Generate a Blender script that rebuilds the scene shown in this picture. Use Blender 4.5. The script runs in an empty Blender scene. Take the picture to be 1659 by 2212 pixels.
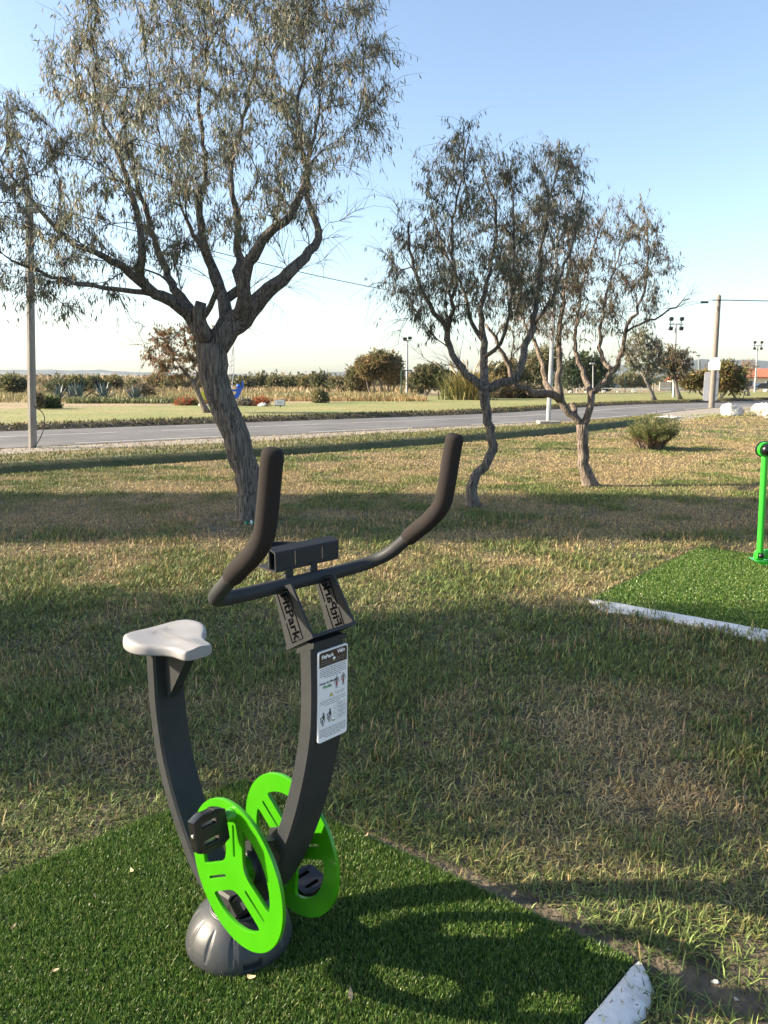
import bpy, math, random
import numpy as np
from mathutils import Vector, Matrix

# ------------------------------------------------------------------ camera, sky, sun, exposure
PITCH = math.radians(9.9); EYE = 1.6; FPX = 1598.0
SUN_EL = math.radians(24); SUN_AZ = math.radians(-89)      # azimuth clockwise from +Y
EXPOSURE = 1.62; HAZE = 0.000065
scene = bpy.context.scene
col = scene.collection
cam_d = bpy.data.cameras.new('camera'); cam = bpy.data.objects.new('camera', cam_d); col.objects.link(cam)
cam_d.sensor_fit = 'VERTICAL'; cam_d.sensor_height = 36.0; cam_d.lens = FPX / 2212 * 36.0
cam_d.clip_start = 0.05; cam_d.clip_end = 12000
cam.location = (0, 0, EYE); cam.rotation_euler = (math.pi / 2 - PITCH, 0, 0)
scene.camera = cam
world = bpy.data.worlds.new('World'); scene.world = world; world.use_nodes = True
wn = world.node_tree.nodes; wl = world.node_tree.links
sky = wn.new('ShaderNodeTexSky'); sky.sky_type = 'NISHITA'; sky.sun_disc = False
sky.sun_elevation = SUN_EL; sky.sun_rotation = SUN_AZ
sky.air_density = 1.0; sky.dust_density = 1.5; sky.ozone_density = 1.1; sky.altitude = 5
bg = wn['Background']; bg.inputs['Strength'].default_value = 0.101
wl.new(sky.outputs['Color'], bg.inputs['Color'])
sun_d = bpy.data.lights.new('sun', 'SUN'); sun_d.energy = 5.0; sun_d.angle = math.radians(0.53); sun_d.color = (1.0, 0.86, 0.66)
sun = bpy.data.objects.new('sun', sun_d); col.objects.link(sun)
TO_SUN = Vector((math.sin(SUN_AZ) * math.cos(SUN_EL), math.cos(SUN_AZ) * math.cos(SUN_EL), math.sin(SUN_EL)))
sun.rotation_euler = TO_SUN.to_track_quat('Z', 'Y').to_euler(); sun.location = (-30, 5, 20)
scene.view_settings.view_transform = 'Standard'; scene.view_settings.look = 'None'
scene.view_settings.exposure = EXPOSURE; scene.view_settings.gamma = 1.0
scene.cycles.max_bounces = 6; scene.cycles.transparent_max_bounces = 6; scene.cycles.volume_bounces = 1

rng = np.random.default_rng(7)
random.seed(7)

# ------------------------------------------------------------------ helpers
def ray(u, v):
    a = (u - 829.5) / FPX; b = (1106 - v) / FPX
    return np.array([a, math.cos(PITCH) + b * math.sin(PITCH), -math.sin(PITCH) + b * math.cos(PITCH)])
def G(u, v, h=0.0):                       # a point of the ground
    r = ray(u, v); t = (h - EYE) / r[2]; return r * t + np.array([0, 0, EYE])
def AT(u, v, D):                          # a point at distance D down the view
    r = ray(u, v); return r * (D / r[1]) + np.array([0, 0, EYE])

def nrm(a):
    a = np.asarray(a, float); return a / (np.linalg.norm(a, axis=-1, keepdims=True) + 1e-12)

MATS = {}
def mat(name, c1, c2=None, scale=8.0, rough=0.6, bump=0.0, bscale=None, metallic=0.0, coat=0.0, stretch=None, detail=6.0,
        contrast=(0.35, 0.65), attr=None, trans=0.0, spec=0.5, bdist=0.02):
    m = bpy.data.materials.new(name); m.use_nodes = True
    nt = m.node_tree; N = nt.nodes; L = nt.links
    b = N['Principled BSDF']; b.inputs['Roughness'].default_value = rough; b.inputs['Metallic'].default_value = metallic
    b.inputs['Coat Weight'].default_value = coat; b.inputs['Specular IOR Level'].default_value = spec
    tc = N.new('ShaderNodeTexCoord'); src = tc.outputs['Object']
    if stretch:
        mp = N.new('ShaderNodeMapping'); mp.inputs['Scale'].default_value = stretch
        L.new(src, mp.inputs['Vector']); src = mp.outputs['Vector']
    out = None
    if attr:
        at = N.new('ShaderNodeAttribute'); at.attribute_name = attr; out = at.outputs['Color']
    elif c2 is not None:
        no = N.new('ShaderNodeTexNoise'); no.inputs['Scale'].default_value = scale; no.inputs['Detail'].default_value = detail
        no.inputs['Roughness'].default_value = 0.65
        L.new(src, no.inputs['Vector'])
        rp = N.new('ShaderNodeValToRGB'); rp.color_ramp.elements[0].position = contrast[0]; rp.color_ramp.elements[1].position = contrast[1]
        rp.color_ramp.elements[0].color = (*c1, 1); rp.color_ramp.elements[1].color = (*c2, 1)
        L.new(no.outputs['Fac'], rp.inputs['Fac']); out = rp.outputs['Color']
    if out is None: b.inputs['Base Color'].default_value = (*c1, 1)
    else: L.new(out, b.inputs['Base Color'])
    if bump:
        nb = N.new('ShaderNodeTexNoise'); nb.inputs['Scale'].default_value = bscale or scale; nb.inputs['Detail'].default_value = 8
        L.new(src, nb.inputs['Vector'])
        bp = N.new('ShaderNodeBump'); bp.inputs['Strength'].default_value = bump; bp.inputs['Distance'].default_value = bdist
        L.new(nb.outputs['Fac'], bp.inputs['Height']); L.new(bp.outputs['Normal'], b.inputs['Normal'])
    if trans:
        tr = N.new('ShaderNodeBsdfTranslucent'); mx = N.new('ShaderNodeMixShader'); mx.inputs['Fac'].default_value = trans
        if out is None: tr.inputs['Color'].default_value = (*c1, 1)
        else: L.new(out, tr.inputs['Color'])
        L.new(b.outputs['BSDF'], mx.inputs[1]); L.new(tr.outputs['BSDF'], mx.inputs[2])
        L.new(mx.outputs['Shader'], N['Material Output'].inputs['Surface'])
    MATS[name] = m
    return m

ORG = {}
def tag(o, label=None, cat=None, group=None, kind=None):
    if label: o['label'] = label
    if cat: o['category'] = cat
    if group: o['group'] = group
    if kind: o['kind'] = kind
    return o
def thing(name, loc, label, cat, group=None, rz=0.0):
    o = bpy.data.objects.new(name, None); col.objects.link(o); o.location = [float(c) for c in loc]; o.rotation_euler = (0, 0, rz)
    o.empty_display_size = 0.2
    ORG[o.name] = (np.zeros(3) if rz else np.array(loc, float))     # rotated roots take local coordinates
    return tag(o, label, cat, group)
def link_mesh(name, me, m, parent=None, smooth=None):
    if m is not None: me.materials.append(m)
    o = bpy.data.objects.new(name, me); col.objects.link(o)
    if parent is not None: o.parent = parent
    if smooth is not None:
        me.polygons.foreach_set('use_smooth', np.ones(len(me.polygons), bool))
        if smooth < 179: me.set_sharp_from_angle(angle=math.radians(smooth))
    me.update()
    return o
def root_org(parent):
    o = np.zeros(3)
    p = parent
    while p is not None:
        if p.name in ORG: return ORG[p.name]
        p = p.parent
    return o
class MB:
    def __init__(s): s.v = []; s.f = []; s.n = 0
    def add(s, vs, fs):
        s.v.append(np.asarray(vs, float)); s.f += [tuple(int(i) + s.n for i in f) for f in fs]; s.n += len(vs); return s
    def box(s, c, size, R=None, bevel=0.0):
        c = np.asarray(c, float); h = np.asarray(size, float) / 2
        if bevel > 0:
            b = min(bevel, h.min() * 0.9)
            pts = []
            for sx in (-1, 1):
                for sy in (-1, 1):
                    for sz in (-1, 1):
                        pts += [(sx * h[0], sy * (h[1] - b), sz * (h[2] - b)), (sx * (h[0] - b), sy * h[1], sz * (h[2] - b)), (sx * (h[0] - b), sy * (h[1] - b), sz * h[2])]
            import bmesh
            bm = bmesh.new(); [bm.verts.new(p) for p in pts]
            bmesh.ops.convex_hull(bm, input=bm.verts); bm.verts.index_update()
            vs = np.array([v.co[:] for v in bm.verts]); fs = [[v.index for v in f.verts] for f in bm.faces]; bm.free()
        else:
            vs = np.array([(x, y, z) for x in (-h[0], h[0]) for y in (-h[1], h[1]) for z in (-h[2], h[2])])
            fs = [(0, 1, 3, 2), (4, 6, 7, 5), (0, 4, 5, 1), (2, 3, 7, 6), (0, 2, 6, 4), (1, 5, 7, 3)]
        if R is not None: vs = vs @ np.asarray(R, float).T
        return s.add(vs + c, fs)
    def tube(s, pts, rad, seg=8, caps=True, ridge=0.0, up=None, seed=0):
        P = np.asarray(pts, float); n = len(P)
        rad = np.full(n, rad) if np.isscalar(rad) else np.asarray(rad, float)
        T = np.gradient(P, axis=0); T = nrm(T)
        a = np.array([0, 0, 1.0]) if up is None else np.asarray(up, float)
        if abs(T[0] @ a) > 0.95: a = np.array([1.0, 0, 0])
        u = nrm(a - T[0] * (a @ T[0]))
        th = np.linspace(0, 2 * math.pi, seg, endpoint=False)
        vs = []
        r_ = np.random.default_rng(seed + 11)
        ph = r_.uniform(0, 6.28, 4)
        for i in range(n):
            u = nrm(u - T[i] * (u @ T[i])); w = np.cross(T[i], u)
            rr = rad[i] * np.ones(seg)
            if ridge:
                rr = rr * (1 + ridge * (0.5 * np.sin(3 * th + ph[0] + i * 0.23) + 0.5 * np.sin(7 * th + ph[1] - i * 0.31) + 0.6 * np.sin(11 * th + ph[2] + i * 0.17) + 0.5 * r_.normal(size=seg) * 0.6))
            vs.append(P[i] + rr[:, None] * (np.cos(th)[:, None] * u + np.sin(th)[:, None] * w))
        vs = np.concatenate(vs)
        fs = []
        for i in range(n - 1):
            for k in range(seg):
                k2 = (k + 1) % seg
                fs.append((i * seg + k, i * seg + k2, (i + 1) * seg + k2, (i + 1) * seg + k))
        if caps: fs.append(tuple(range(seg - 1, -1, -1))); fs.append(tuple((n - 1) * seg + k for k in range(seg)))
        return s.add(vs, fs)
    def prism(s, outline, fn, t0, t1):        # outline [(a,b)], fn(a,b,t)->xyz
        n = len(outline)
        vs = [fn(a, b, t0) for a, b in outline] + [fn(a, b, t1) for a, b in outline]
        fs = [tuple(range(n - 1, -1, -1)), tuple(range(n, 2 * n))] + [(i, (i + 1) % n, n + (i + 1) % n, n + i) for i in range(n)]
        return s.add(vs, fs)
    def lathe(s, prof, c, seg=24, axis=None):
        c = np.asarray(c, float)
        th = np.linspace(0, 2 * math.pi, seg, endpoint=False)
        if axis is None: ax = np.array([0, 0, 1.0])
        else: ax = nrm(axis)
        a = np.array([1.0, 0, 0]) if abs(ax[0]) < 0.9 else np.array([0, 1.0, 0])
        u = nrm(np.cross(ax, a)); w = np.cross(ax, u)
        vs = [c + ax * z + r * (np.cos(t) * u + np.sin(t) * w) for r, z in prof for t in th]
        fs = []
        for i in range(len(prof) - 1):
            for k in range(seg):
                k2 = (k + 1) % seg
                fs.append((i * seg + k, i * seg + k2, (i + 1) * seg + k2, (i + 1) * seg + k))
        fs.append(tuple(range(seg - 1, -1, -1))); fs.append(tuple((len(prof) - 1) * seg + k for k in range(seg)))
        return s.add(vs, fs)
    def build(s, name, m, parent=None, smooth=None):
        V = np.concatenate(s.v) - root_org(parent)
        me = bpy.data.meshes.new(name); me.from_pydata(V.tolist(), [], s.f)
        return link_mesh(name, me, m, parent, smooth)
def np_mesh(name, V, quads=None, tris=None, m=None, parent=None, colors=None, smooth=False):
    V = np.asarray(V, np.float32) - root_org(parent).astype(np.float32)
    me = bpy.data.meshes.new(name)
    nq = 0 if quads is None else len(quads); nt = 0 if tris is None else len(tris)
    idx = []
    if nq: idx.append(np.asarray(quads, np.int32).ravel())
    if nt: idx.append(np.asarray(tris, np.int32).ravel())
    idx = np.concatenate(idx)
    starts = np.concatenate([np.arange(nq, dtype=np.int32) * 4, nq * 4 + np.arange(nt, dtype=np.int32) * 3])
    me.vertices.add(len(V)); me.vertices.foreach_set('co', V.ravel())
    me.loops.add(len(idx)); me.loops.foreach_set('vertex_index', idx)
    me.polygons.add(nq + nt); me.polygons.foreach_set('loop_start', starts)
    if smooth: me.polygons.foreach_set('use_smooth', np.ones(nq + nt, bool))
    me.update(calc_edges=True)
    if colors is not None:
        a = me.color_attributes.new('col', 'FLOAT_COLOR', 'POINT')
        C = np.ones((len(V), 4), np.float32); C[:, :3] = colors
        a.data.foreach_set('color', C.ravel())
    return link_mesh(name, me, m, parent)

def vnoise(x, y, seed=0):                       # smooth value noise, 2-D
    r = np.random.default_rng(seed); tab = r.random((64, 64))
    xi = np.floor(x).astype(int); yi = np.floor(y).astype(int); fx = x - xi; fy = y - yi
    fx = fx * fx * (3 - 2 * fx); fy = fy * fy * (3 - 2 * fy)
    g = lambda i, j: tab[i % 64, j % 64]
    return (g(xi, yi) * (1 - fx) + g(xi + 1, yi) * fx) * (1 - fy) + (g(xi, yi + 1) * (1 - fx) + g(xi + 1, yi + 1) * fx) * fy
def fbm(x, y, seed=0, o=3):
    s = 0; a = 1; t = 0
    for k in range(o): s = s + a * vnoise(x * 2 ** k, y * 2 ** k, seed + k); t += a; a *= .55
    return s / t

# text outlines -> flat mesh
def text_geo(txt, size, align='CENTER', bold=0.0):
    cu = bpy.data.curves.new('txt', 'FONT'); cu.body = txt; cu.size = size; cu.align_x = align; cu.align_y = 'CENTER'; cu.resolution_u = 2
    cu.offset = bold
    o = bpy.data.objects.new('txt', cu); col.objects.link(o)
    dg = bpy.context.evaluated_depsgraph_get(); e = o.evaluated_get(dg); me = e.to_mesh()
    vs = [v.co[:2] for v in me.vertices]; fs = [tuple(p.vertices) for p in me.polygons]
    e.to_mesh_clear(); bpy.data.objects.remove(o); bpy.data.curves.remove(cu)
    return vs, fs
def flat_plate(splines, thick):                 # filled outline with holes -> (verts, faces) in (a, b, t)
    cu = bpy.data.curves.new('pl', 'CURVE'); cu.dimensions = '2D'; cu.fill_mode = 'BOTH'; cu.extrude = thick / 2; cu.bevel_depth = 0.0009; cu.bevel_resolution = 1; cu.offset = -0.0009
    for pts in splines:
        sp = cu.splines.new('POLY'); sp.points.add(len(pts) - 1); sp.use_cyclic_u = True
        for i, (a, b) in enumerate(pts): sp.points[i].co = (a, b, 0, 1)
    o = bpy.data.objects.new('pl', cu); col.objects.link(o)
    dg = bpy.context.evaluated_depsgraph_get(); e = o.evaluated_get(dg); me = e.to_mesh()
    vs = [v.co[:] for v in me.vertices]; fs = [tuple(p.vertices) for p in me.polygons]
    e.to_mesh_clear(); bpy.data.objects.remove(o); bpy.data.curves.remove(cu)
    return vs, fs
def chaikin(p, n=2, closed=True):
    p = np.asarray(p, float)
    for _ in range(n):
        q = np.roll(p, -1, 0) if closed else p[1:]
        a = p if closed else p[:-1]
        r = np.empty((2 * len(a), p.shape[1])); r[0::2] = .75 * a + .25 * q; r[1::2] = .25 * a + .75 * q
        p = r if closed else np.vstack([p[:1], r, p[-1:]])
    return p
def resample(P, step):
    P = np.asarray(P, float); d = np.r_[0, np.cumsum(np.linalg.norm(np.diff(P[:, :3], axis=0), axis=1))]
    n = max(2, int(d[-1] / step) + 1); t = np.linspace(0, d[-1], n)
    return np.stack([np.interp(t, d, P[:, k]) for k in range(P.shape[1])], 1)
def catmull(P, per=8):
    P = np.asarray(P, float); Q = np.vstack([2 * P[0] - P[1], P, 2 * P[-1] - P[-2]]); out = []
    for i in range(1, len(Q) - 2):
        for t in np.linspace(0, 1, per, endpoint=False):
            a, b, c, d = Q[i - 1], Q[i], Q[i + 1], Q[i + 2]
            out.append(.5 * (2 * b + (c - a) * t + (2 * a - 5 * b + 4 * c - d) * t * t + (3 * b - a - 3 * c + d) * t ** 3))
    out.append(P[-1]); return np.array(out)

# ------------------------------------------------------------------ materials
M_lawn = mat('lawn_soil', (.050, .042, .026), (.15, .118, .074), 9, .95, .9, 45, contrast=(.38, .62), bdist=.03, detail=9)
M_bank = mat('bank_grass', (.045, .058, .02), (.095, .09, .038), 2.2, .95, .5, 30)  # colour darkened to deepen the shade on the ditch's far bank
M_verge = mat('verge_grass', (.10, .105, .035), (.22, .175, .085), 1.6, .95, .6, 25)
M_gravel = mat('gravel', (.20, .17, .13), (.33, .29, .24), 3.0, .95, .7, 50)
M_soil = mat('cut_bank_soil', (.05, .042, .022), (.11, .085, .05), 3.0, .95, .7, 8)
M_farlawn = mat('far_lawn', (.145, .175, .038), (.265, .225, .08), .16, .95, .4, 6, detail=8)
M_marsh = mat('marsh', (.20, .15, .08), (.34, .255, .135), .12, .95, .5, 2, detail=8)
M_asphalt = mat('asphalt', (.085, .082, .082), (.15, .143, .136), .45, .85, .3, 120, detail=9)
M_paint = mat('road_paint', (.50, .48, .43), (.30, .28, .25), 5, .8, contrast=(.45, .75))
M_blade = mat('grass_blades', (.1, .1, .05), attr='col', rough=.6, trans=.16, spec=.3)
M_turf = mat('turf_fibres', (.05, .16, .03), attr='col', rough=.42, trans=.22, spec=.45)
M_turfbase = mat('turf_backing', (.012, .035, .01), (.02, .05, .014), 60, .95)
M_kerb = mat('white_painted_concrete', (.42, .41, .39), (.66, .65, .63), 9, .7, .35, 30, contrast=(.3, .55))
M_bark = mat('bark', (.040, .036, .033), (.25, .222, .195), 6.0, .92, 1.0, 6, stretch=(9, 9, .8), detail=9, contrast=(.38, .62), bdist=.06)
M_barkl = mat('bark_light', (.06, .043, .033), (.29, .235, .185), 6, .92, 1.0, 7, stretch=(8, 8, .9), detail=9, contrast=(.38, .62), bdist=.05)
M_leaf = mat('leaves', (.1, .11, .06), attr='col', rough=.5, trans=.42, spec=.35)
M_steel = mat('anthracite_paint', (.029, .032, .034), (.039, .041, .042), 7, .50, .06, 300, bdist=.002, spec=.16)
M_foam = mat('grip_foam', (.026, .023, .022), (.033, .029, .027), 260, .95, .06, 700, bdist=.0005, spec=.08)
M_seat = mat('seat_plastic', (.275, .270, .270), None, 18, .5)
M_green = mat('lime_paint', (.036, .255, .0006), (.044, .28, .0016), 9, .36, .03, 90, coat=.15, bdist=.002)
M_green2 = mat('machine_green_paint', (.028, .42, .022), (.035, .46, .03), 6, .35, 0, coat=.3)
M_black = mat('black_plastic', (.006, .006, .007), (.010, .010, .011), 30, .30, .08, 120, bdist=.002)
M_chrome = mat('bright_steel', (.62, .61, .59), None, rough=.25, metallic=1.0)
M_cover = mat('base_cover_plastic', (.028, .031, .035), (.036, .039, .043), 40, .42, .12, 400, bdist=.002)
M_letter = mat('painted_cutout_dark', (.004, .004, .005), None, rough=1.0, spec=0.0)  # near-black stands in for the shade seen through cut-out letters
M_signw = mat('sign_white', (.78, .79, .80), None, rough=.35)
M_signbrown = mat('sign_brown', (.045, .030, .024), None, rough=.4)
M_ink = mat('sign_ink', (.03, .03, .035), None, rough=.6)
M_inkgrey = mat('sign_grey_ink', (.22, .22, .24), None, rough=.6)
M_inkgreen = mat('sign_green_ink', (.06, .25, .06), None, rough=.6)
M_inkred = mat('sign_red_ink', (.32, .04, .03), None, rough=.6)
M_inkyel = mat('sign_yellow', (.65, .55, .04), None, rough=.5)
M_wood = mat('pole_timber', (.13, .115, .098), (.235, .21, .18), 5, .9, .5, 10, stretch=(6, 6, .5))
M_concrete = mat('pole_concrete', (.20, .185, .165), (.29, .27, .24), 4, .9, .3, 20, stretch=(2, 2, .6))
M_galv = mat('galvanised_steel', (.30, .315, .32), (.37, .385, .39), 6, .5, 0, metallic=.2)
M_metalwhite = mat('white_metal', (.70, .70, .68), None, rough=.5)
M_signback = mat('sign_back', (.50, .51, .54), (.56, .57, .60), 3, .45)
M_rock = mat('white_limestone', (.34, .30, .24), (.64, .60, .53), 5.5, .9, 1.0, 9, bdist=.10, contrast=(.3, .55))
M_cable = mat('cable', (.02, .02, .02), None, rough=.6)
M_fencegreen = mat('fence_green', (.03, .075, .045), None, rough=.6)
M_hill = mat('hill_scrub', (.06, .065, .055), (.34, .33, .30), .012, .95, 0, detail=10, contrast=(.56, .70))
M_agave = mat('agave_leaf', (.07, .10, .095), (.13, .165, .145), 3, .6)
M_blue = mat('blue_paint', (.02, .10, .52), None, rough=.4)
M_yellow = mat('yellow_paint', (.62, .55, .06), None, rough=.5)
M_wall = mat('cream_render', (.55, .46, .32), (.62, .53, .38), 1.0, .9)
M_wallpale = mat('pale_wall', (.50, .44, .34), (.58, .51, .40), 1.0, .9)
M_roof = mat('roof_tile', (.26, .085, .05), (.40, .15, .09), 3, .85, .6, 6, stretch=(3, 1, 1))
M_glass = mat('dark_glass', (.03, .04, .05), None, rough=.08, spec=.6)
M_carw = mat('car_white', (.68, .68, .68), None, rough=.3, coat=.6)
M_card = mat('car_dark', (.025, .027, .035), None, rough=.25, coat=.6)
M_carb = mat('car_blue_grey', (.16, .19, .24), None, rough=.3, coat=.6)
M_tyre = mat('tyre', (.015, .015, .015), None, rough=.85)
M_can = mat('can_green', (.01, .17, .09), None, rough=.25, metallic=.5)
M_dry = mat('dry_leaf', (.42, .30, .17), (.55, .42, .26), 40, .8, trans=.2)

# ------------------------------------------------------------------ terrain
EV = np.array([.791, .612]); PV = np.array([-.612, .791])
def sstep(a, b, x): t = np.clip((x - a) / (b - a), 0, 1); return t * t * (3 - 2 * t)
def d_off(t): return .0066 * np.clip(t - 8, 0, 25) ** 2           # bend of the ditch
def r_off(t): return 5.2 * sstep(25, 50, t)                       # bend of the road
def ts(x, y): return x * EV[0] + y * EV[1], x * PV[0] + y * PV[1]
def xy(t, s): return t * EV[0] + s * PV[0], t * EV[1] + s * PV[1]
def s_world(t, s):                                                # plan offset of a strip coordinate
    d = d_off(t); r = r_off(t)
    k1 = sstep(6, 14.3, s); k2 = sstep(16.6, 20.3, s)
    return s + (k1 * d) * (1 - k2) + k2 * r
def ditch_depth(t): return .62 * (1 - sstep(31, 35, t))
LAWN_E = 14.33
def prof(t, s):
    z = np.interp(s, [LAWN_E, LAWN_E + .45, LAWN_E + 1.2, LAWN_E + 1.44, LAWN_E + 2.10, LAWN_E + 2.3], [0, -.8, -1, -1, -.07, 0]) * ditch_depth(t)
    z = z + np.interp(s, [20.2, 20.5, 27.4, 27.75, 28.1, 28.4], [0, -.04, -.04, .0, .16, .18])
    z = z + np.where(s < 14, .05 * (fbm(t * .25 + 50, s * .25 + 50, 3) - .5) * sstep(3, 6, np.hypot(t, s)) * sstep(14.2, 12, s), 0)
    z = z + np.where((s > LAWN_E + 2.3) & (s < 20), .06 * (fbm(t * .5 + 9, s * .5 + 9, 5) - .5), 0)
    z = z + 3.3 * sstep(110, 400, s) + .5 * (fbm(t * .012 + 30, s * .02 + 30, 8) - .5) * sstep(150, 300, s)
    return z
geo = lambda a, b, n: np.geomspace(a, b, n)
S_ = np.concatenate([-geo(6, 300, 12)[::-1], np.arange(-5.6, 13.9, .4), [14.0, 14.2, 14.33, 14.5, 14.78, 15.1, 15.53, 15.77, 15.95, 16.1, 16.25, 16.43, 16.63, 16.9], np.arange(17.2, 20.2, .3), [20.2, 20.5, 22, 24, 26, 27.4, 27.6, 27.75, 27.9, 28.1, 28.4, 28.8], np.arange(29.5, 46, 1.0), np.arange(46, 80, 2.0), geo(82, 3000, 26)])
T_ = np.concatenate([-geo(30, 2600, 18)[::-1], np.arange(-29.5, 60, .5), np.arange(60, 110, 1.5), geo(112, 2600, 24)])
TT, SS = np.meshgrid(T_, S_)
ZZ = prof(TT, SS); SW = s_world(TT, SS); X_, Y_ = xy(TT, SW)
nT, nS = len(T_), len(S_)
V = np.stack([X_, Y_, ZZ], -1).reshape(-1, 3)
I = np.arange(nT * nS).reshape(nS, nT)
Q = np.stack([I[:-1, :-1], I[:-1, 1:], I[1:, 1:], I[1:, :-1]], -1).reshape(-1, 4)
sc = ((S_[:-1] + S_[1:]) / 2)[:, None] + 0 * ((T_[:-1] + T_[1:]) / 2)[None, :]
tc_ = ((T_[:-1] + T_[1:]) / 2)[None, :] + 0 * sc
mi = np.zeros_like(sc, int)
mi[(sc > 14.4) & (sc < 16.7)] = 1
mi[(sc >= 16.7) & (sc < 18.7)] = 2
mi[(sc >= 18.7) & (sc < 27.6)] = 3
mi[(tc_ > 33.5) & (tc_ < 45) & (sc > 15.2) & (sc < 27.6)] = 3
mi[(sc >= 27.6) & (sc < 28.3)] = 4
mi[(sc >= 28.3)] = 5
mi[(sc >= 47) & (tc_ < 40)] = 6
mi[(sc >= 60)] = 6
g = np_mesh('ground', V, quads=Q, m=None, smooth=True)
for m_ in (M_lawn, M_bank, M_verge, M_gravel, M_soil, M_farlawn, M_marsh): g.data.materials.append(m_)
g.data.polygons.foreach_set('material_index', mi.ravel().astype(np.int32)); g.data.update()
tag(g, 'wide flat lawn, verge and dry field reaching the far hills', None, kind='structure')
def gz(x, y):                              # height of the ground at x, y (lawn side and far side)
    t, s = ts(np.asarray(x, float), np.asarray(y, float))
    ss = s.copy() if isinstance(s, np.ndarray) else np.array(s)
    q = ss + 0.0
    for _ in range(8): q = q + (ss - s_world(t, q)) * .8
    return prof(t, q)
def strip(name, s0, s1, t0, t1, z, m, step=1.0, kind=None):
    t = np.arange(t0, t1 + 1e-6, step); n = len(t)
    a = np.stack([*xy(t, s_world(t, np.full(n, s0))), np.full(n, z)], -1); b = np.stack([*xy(t, s_world(t, np.full(n, s1))), np.full(n, z)], -1)
    V = np.concatenate([a, b]); i = np.arange(n - 1)
    o = np_mesh(name, V, quads=np.stack([i, i + 1, n + i + 1, n + i], -1), m=m)
    return o
rd = strip('road', 20.35, 27.5, -60, 260, .0, M_asphalt); tag(rd, 'grey asphalt road crossing behind the lawn', None, kind='structure')
def marking(name, spans, s0, w, label):
    V = []; Qs = []; n0 = 0
    for a, b in spans:
        n = max(2, int((b - a) / 1.0) + 1); t = np.linspace(a, b, n)
        for s in (s0, s0 + w): V.append(np.stack([*xy(t, s_world(t, np.full(n, s))), np.full(n, .005)], -1))
        i = np.arange(n - 1) + n0; Qs.append(np.stack([i, i + 1, n + i + 1, n + i], -1)); n0 += 2 * n
    o = np_mesh(name, np.concatenate(V), quads=np.concatenate(Qs), m=M_paint); tag(o, label, None, kind='structure')
near_sp = [(-34 + k * 9.2, -34 + k * 9.2 + 4.6) for k in range(24)]
near_sp = [(5.6 + 7.4 * k, 5.6 + 7.4 * k + 4.4) for k in range(-6, 20)]
marking('road_edge_line', near_sp, 20.75, .13, 'dashed white line along the near edge of the road')
far_sp = [(-45, 8.0), (9.5, 16), (17.5, 30), (32, 60), (62, 180)]
marking('road_far_line', far_sp, 24.6, .13, 'worn white line along the far half of the road')

# hills far behind
hp = [(-700, 800), (-300, 803), (0, 800), (60, 799), (150, 800), (230, 801), (300, 804), (350, 806), (400, 808), (440, 806), (480, 808), (540, 808), (580, 809), (610, 813), (628, 818), (650, 811), (680, 806), (710, 804), (760, 803), (830, 805), (900, 807), (1000, 806), (1100, 800), (1200, 795), (1300, 791), (1400, 786), (1480, 780), (1560, 778), (1620, 779), (1700, 784), (1900, 792), (2400, 800)]
HD = 2900
hu = np.arange(-700, 2400, 7.0); hv = np.interp(hu, [p[0] for p in hp], [p[1] for p in hp]) + (fbm(hu * .03, hu * 0 + 3, 21) - .5) * 3
rows = []
for k, (dd, hh) in enumerate([(-500, 0.0), (-380, .22), (-240, .5), (-130, .8), (-60, .95), (0, 1.0), (150, .7), (350, 0.0)]):
    zt = (828 - hv) / FPX * HD
    x = (hu - 829.5) / FPX * HD
    nz = (fbm(hu * .02 + k * 3.1, hu * 0 + k * 1.7, 31) - .5)
    rows.append(np.stack([x * (HD + dd * .6) / HD, HD + dd + 90 * nz * (k not in (0, 5)), zt * hh * (1 + .25 * nz * (k not in (0, 5))) - (0.6 if hh == 0 else 0)], -1))
V = np.concatenate(rows); n = len(hu); I = np.arange(len(V)).reshape(len(rows), n)
h = np_mesh('hills', V, quads=np.stack([I[:-1, :-1], I[:-1, 1:], I[1:, 1:], I[1:, :-1]], -1).reshape(-1, 4), m=M_hill, smooth=True)
tag(h, 'pale blue hazy range of low hills on the horizon', None, kind='structure')

# ------------------------------------------------------------------ blades
def blades(name, P, H, W, lean, az, C, m, parent=None, two=True, tipfac=None):
    n = len(P); az = np.asarray(az); lean = np.asarray(lean)
    d = np.stack([np.cos(az) * np.sin(lean), np.sin(az) * np.sin(lean), np.cos(lean)], -1)
    l2 = np.clip(lean * 1.45 + .15, 0, 1.75)
    d2 = np.stack([np.cos(az) * np.sin(l2), np.sin(az) * np.sin(l2), np.cos(l2)], -1)
    wa = az + math.pi / 2 + rng.normal(0, .5, n); w = np.stack([np.cos(wa), np.sin(wa), 0 * wa], -1) * (np.asarray(W) / 2)[:, None]
    H = np.asarray(H)[:, None]
    if two:
        b = P; mid = P + d * H * .55; tip = mid + d2 * H * .45
        V = np.stack([b - w, b + w, mid + w * .8, mid - w * .8, tip], 1).reshape(-1, 3)
        o = np.arange(n)[:, None] * 5
        q = o + np.array([[0, 1, 2, 3]]); t = o + np.array([[3, 2, 4]]); k = 5
    else:
        tip = P + nrm(d + d2) * H
        V = np.stack([P - w, P + w, tip], 1).reshape(-1, 3); o = np.arange(n)[:, None] * 3; q = None; t = o + np.array([[0, 1, 2]]); k = 3
    return np_mesh(name, V, quads=q, tris=t, m=m, parent=parent, colors=np.repeat(C, k, 0))

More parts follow.
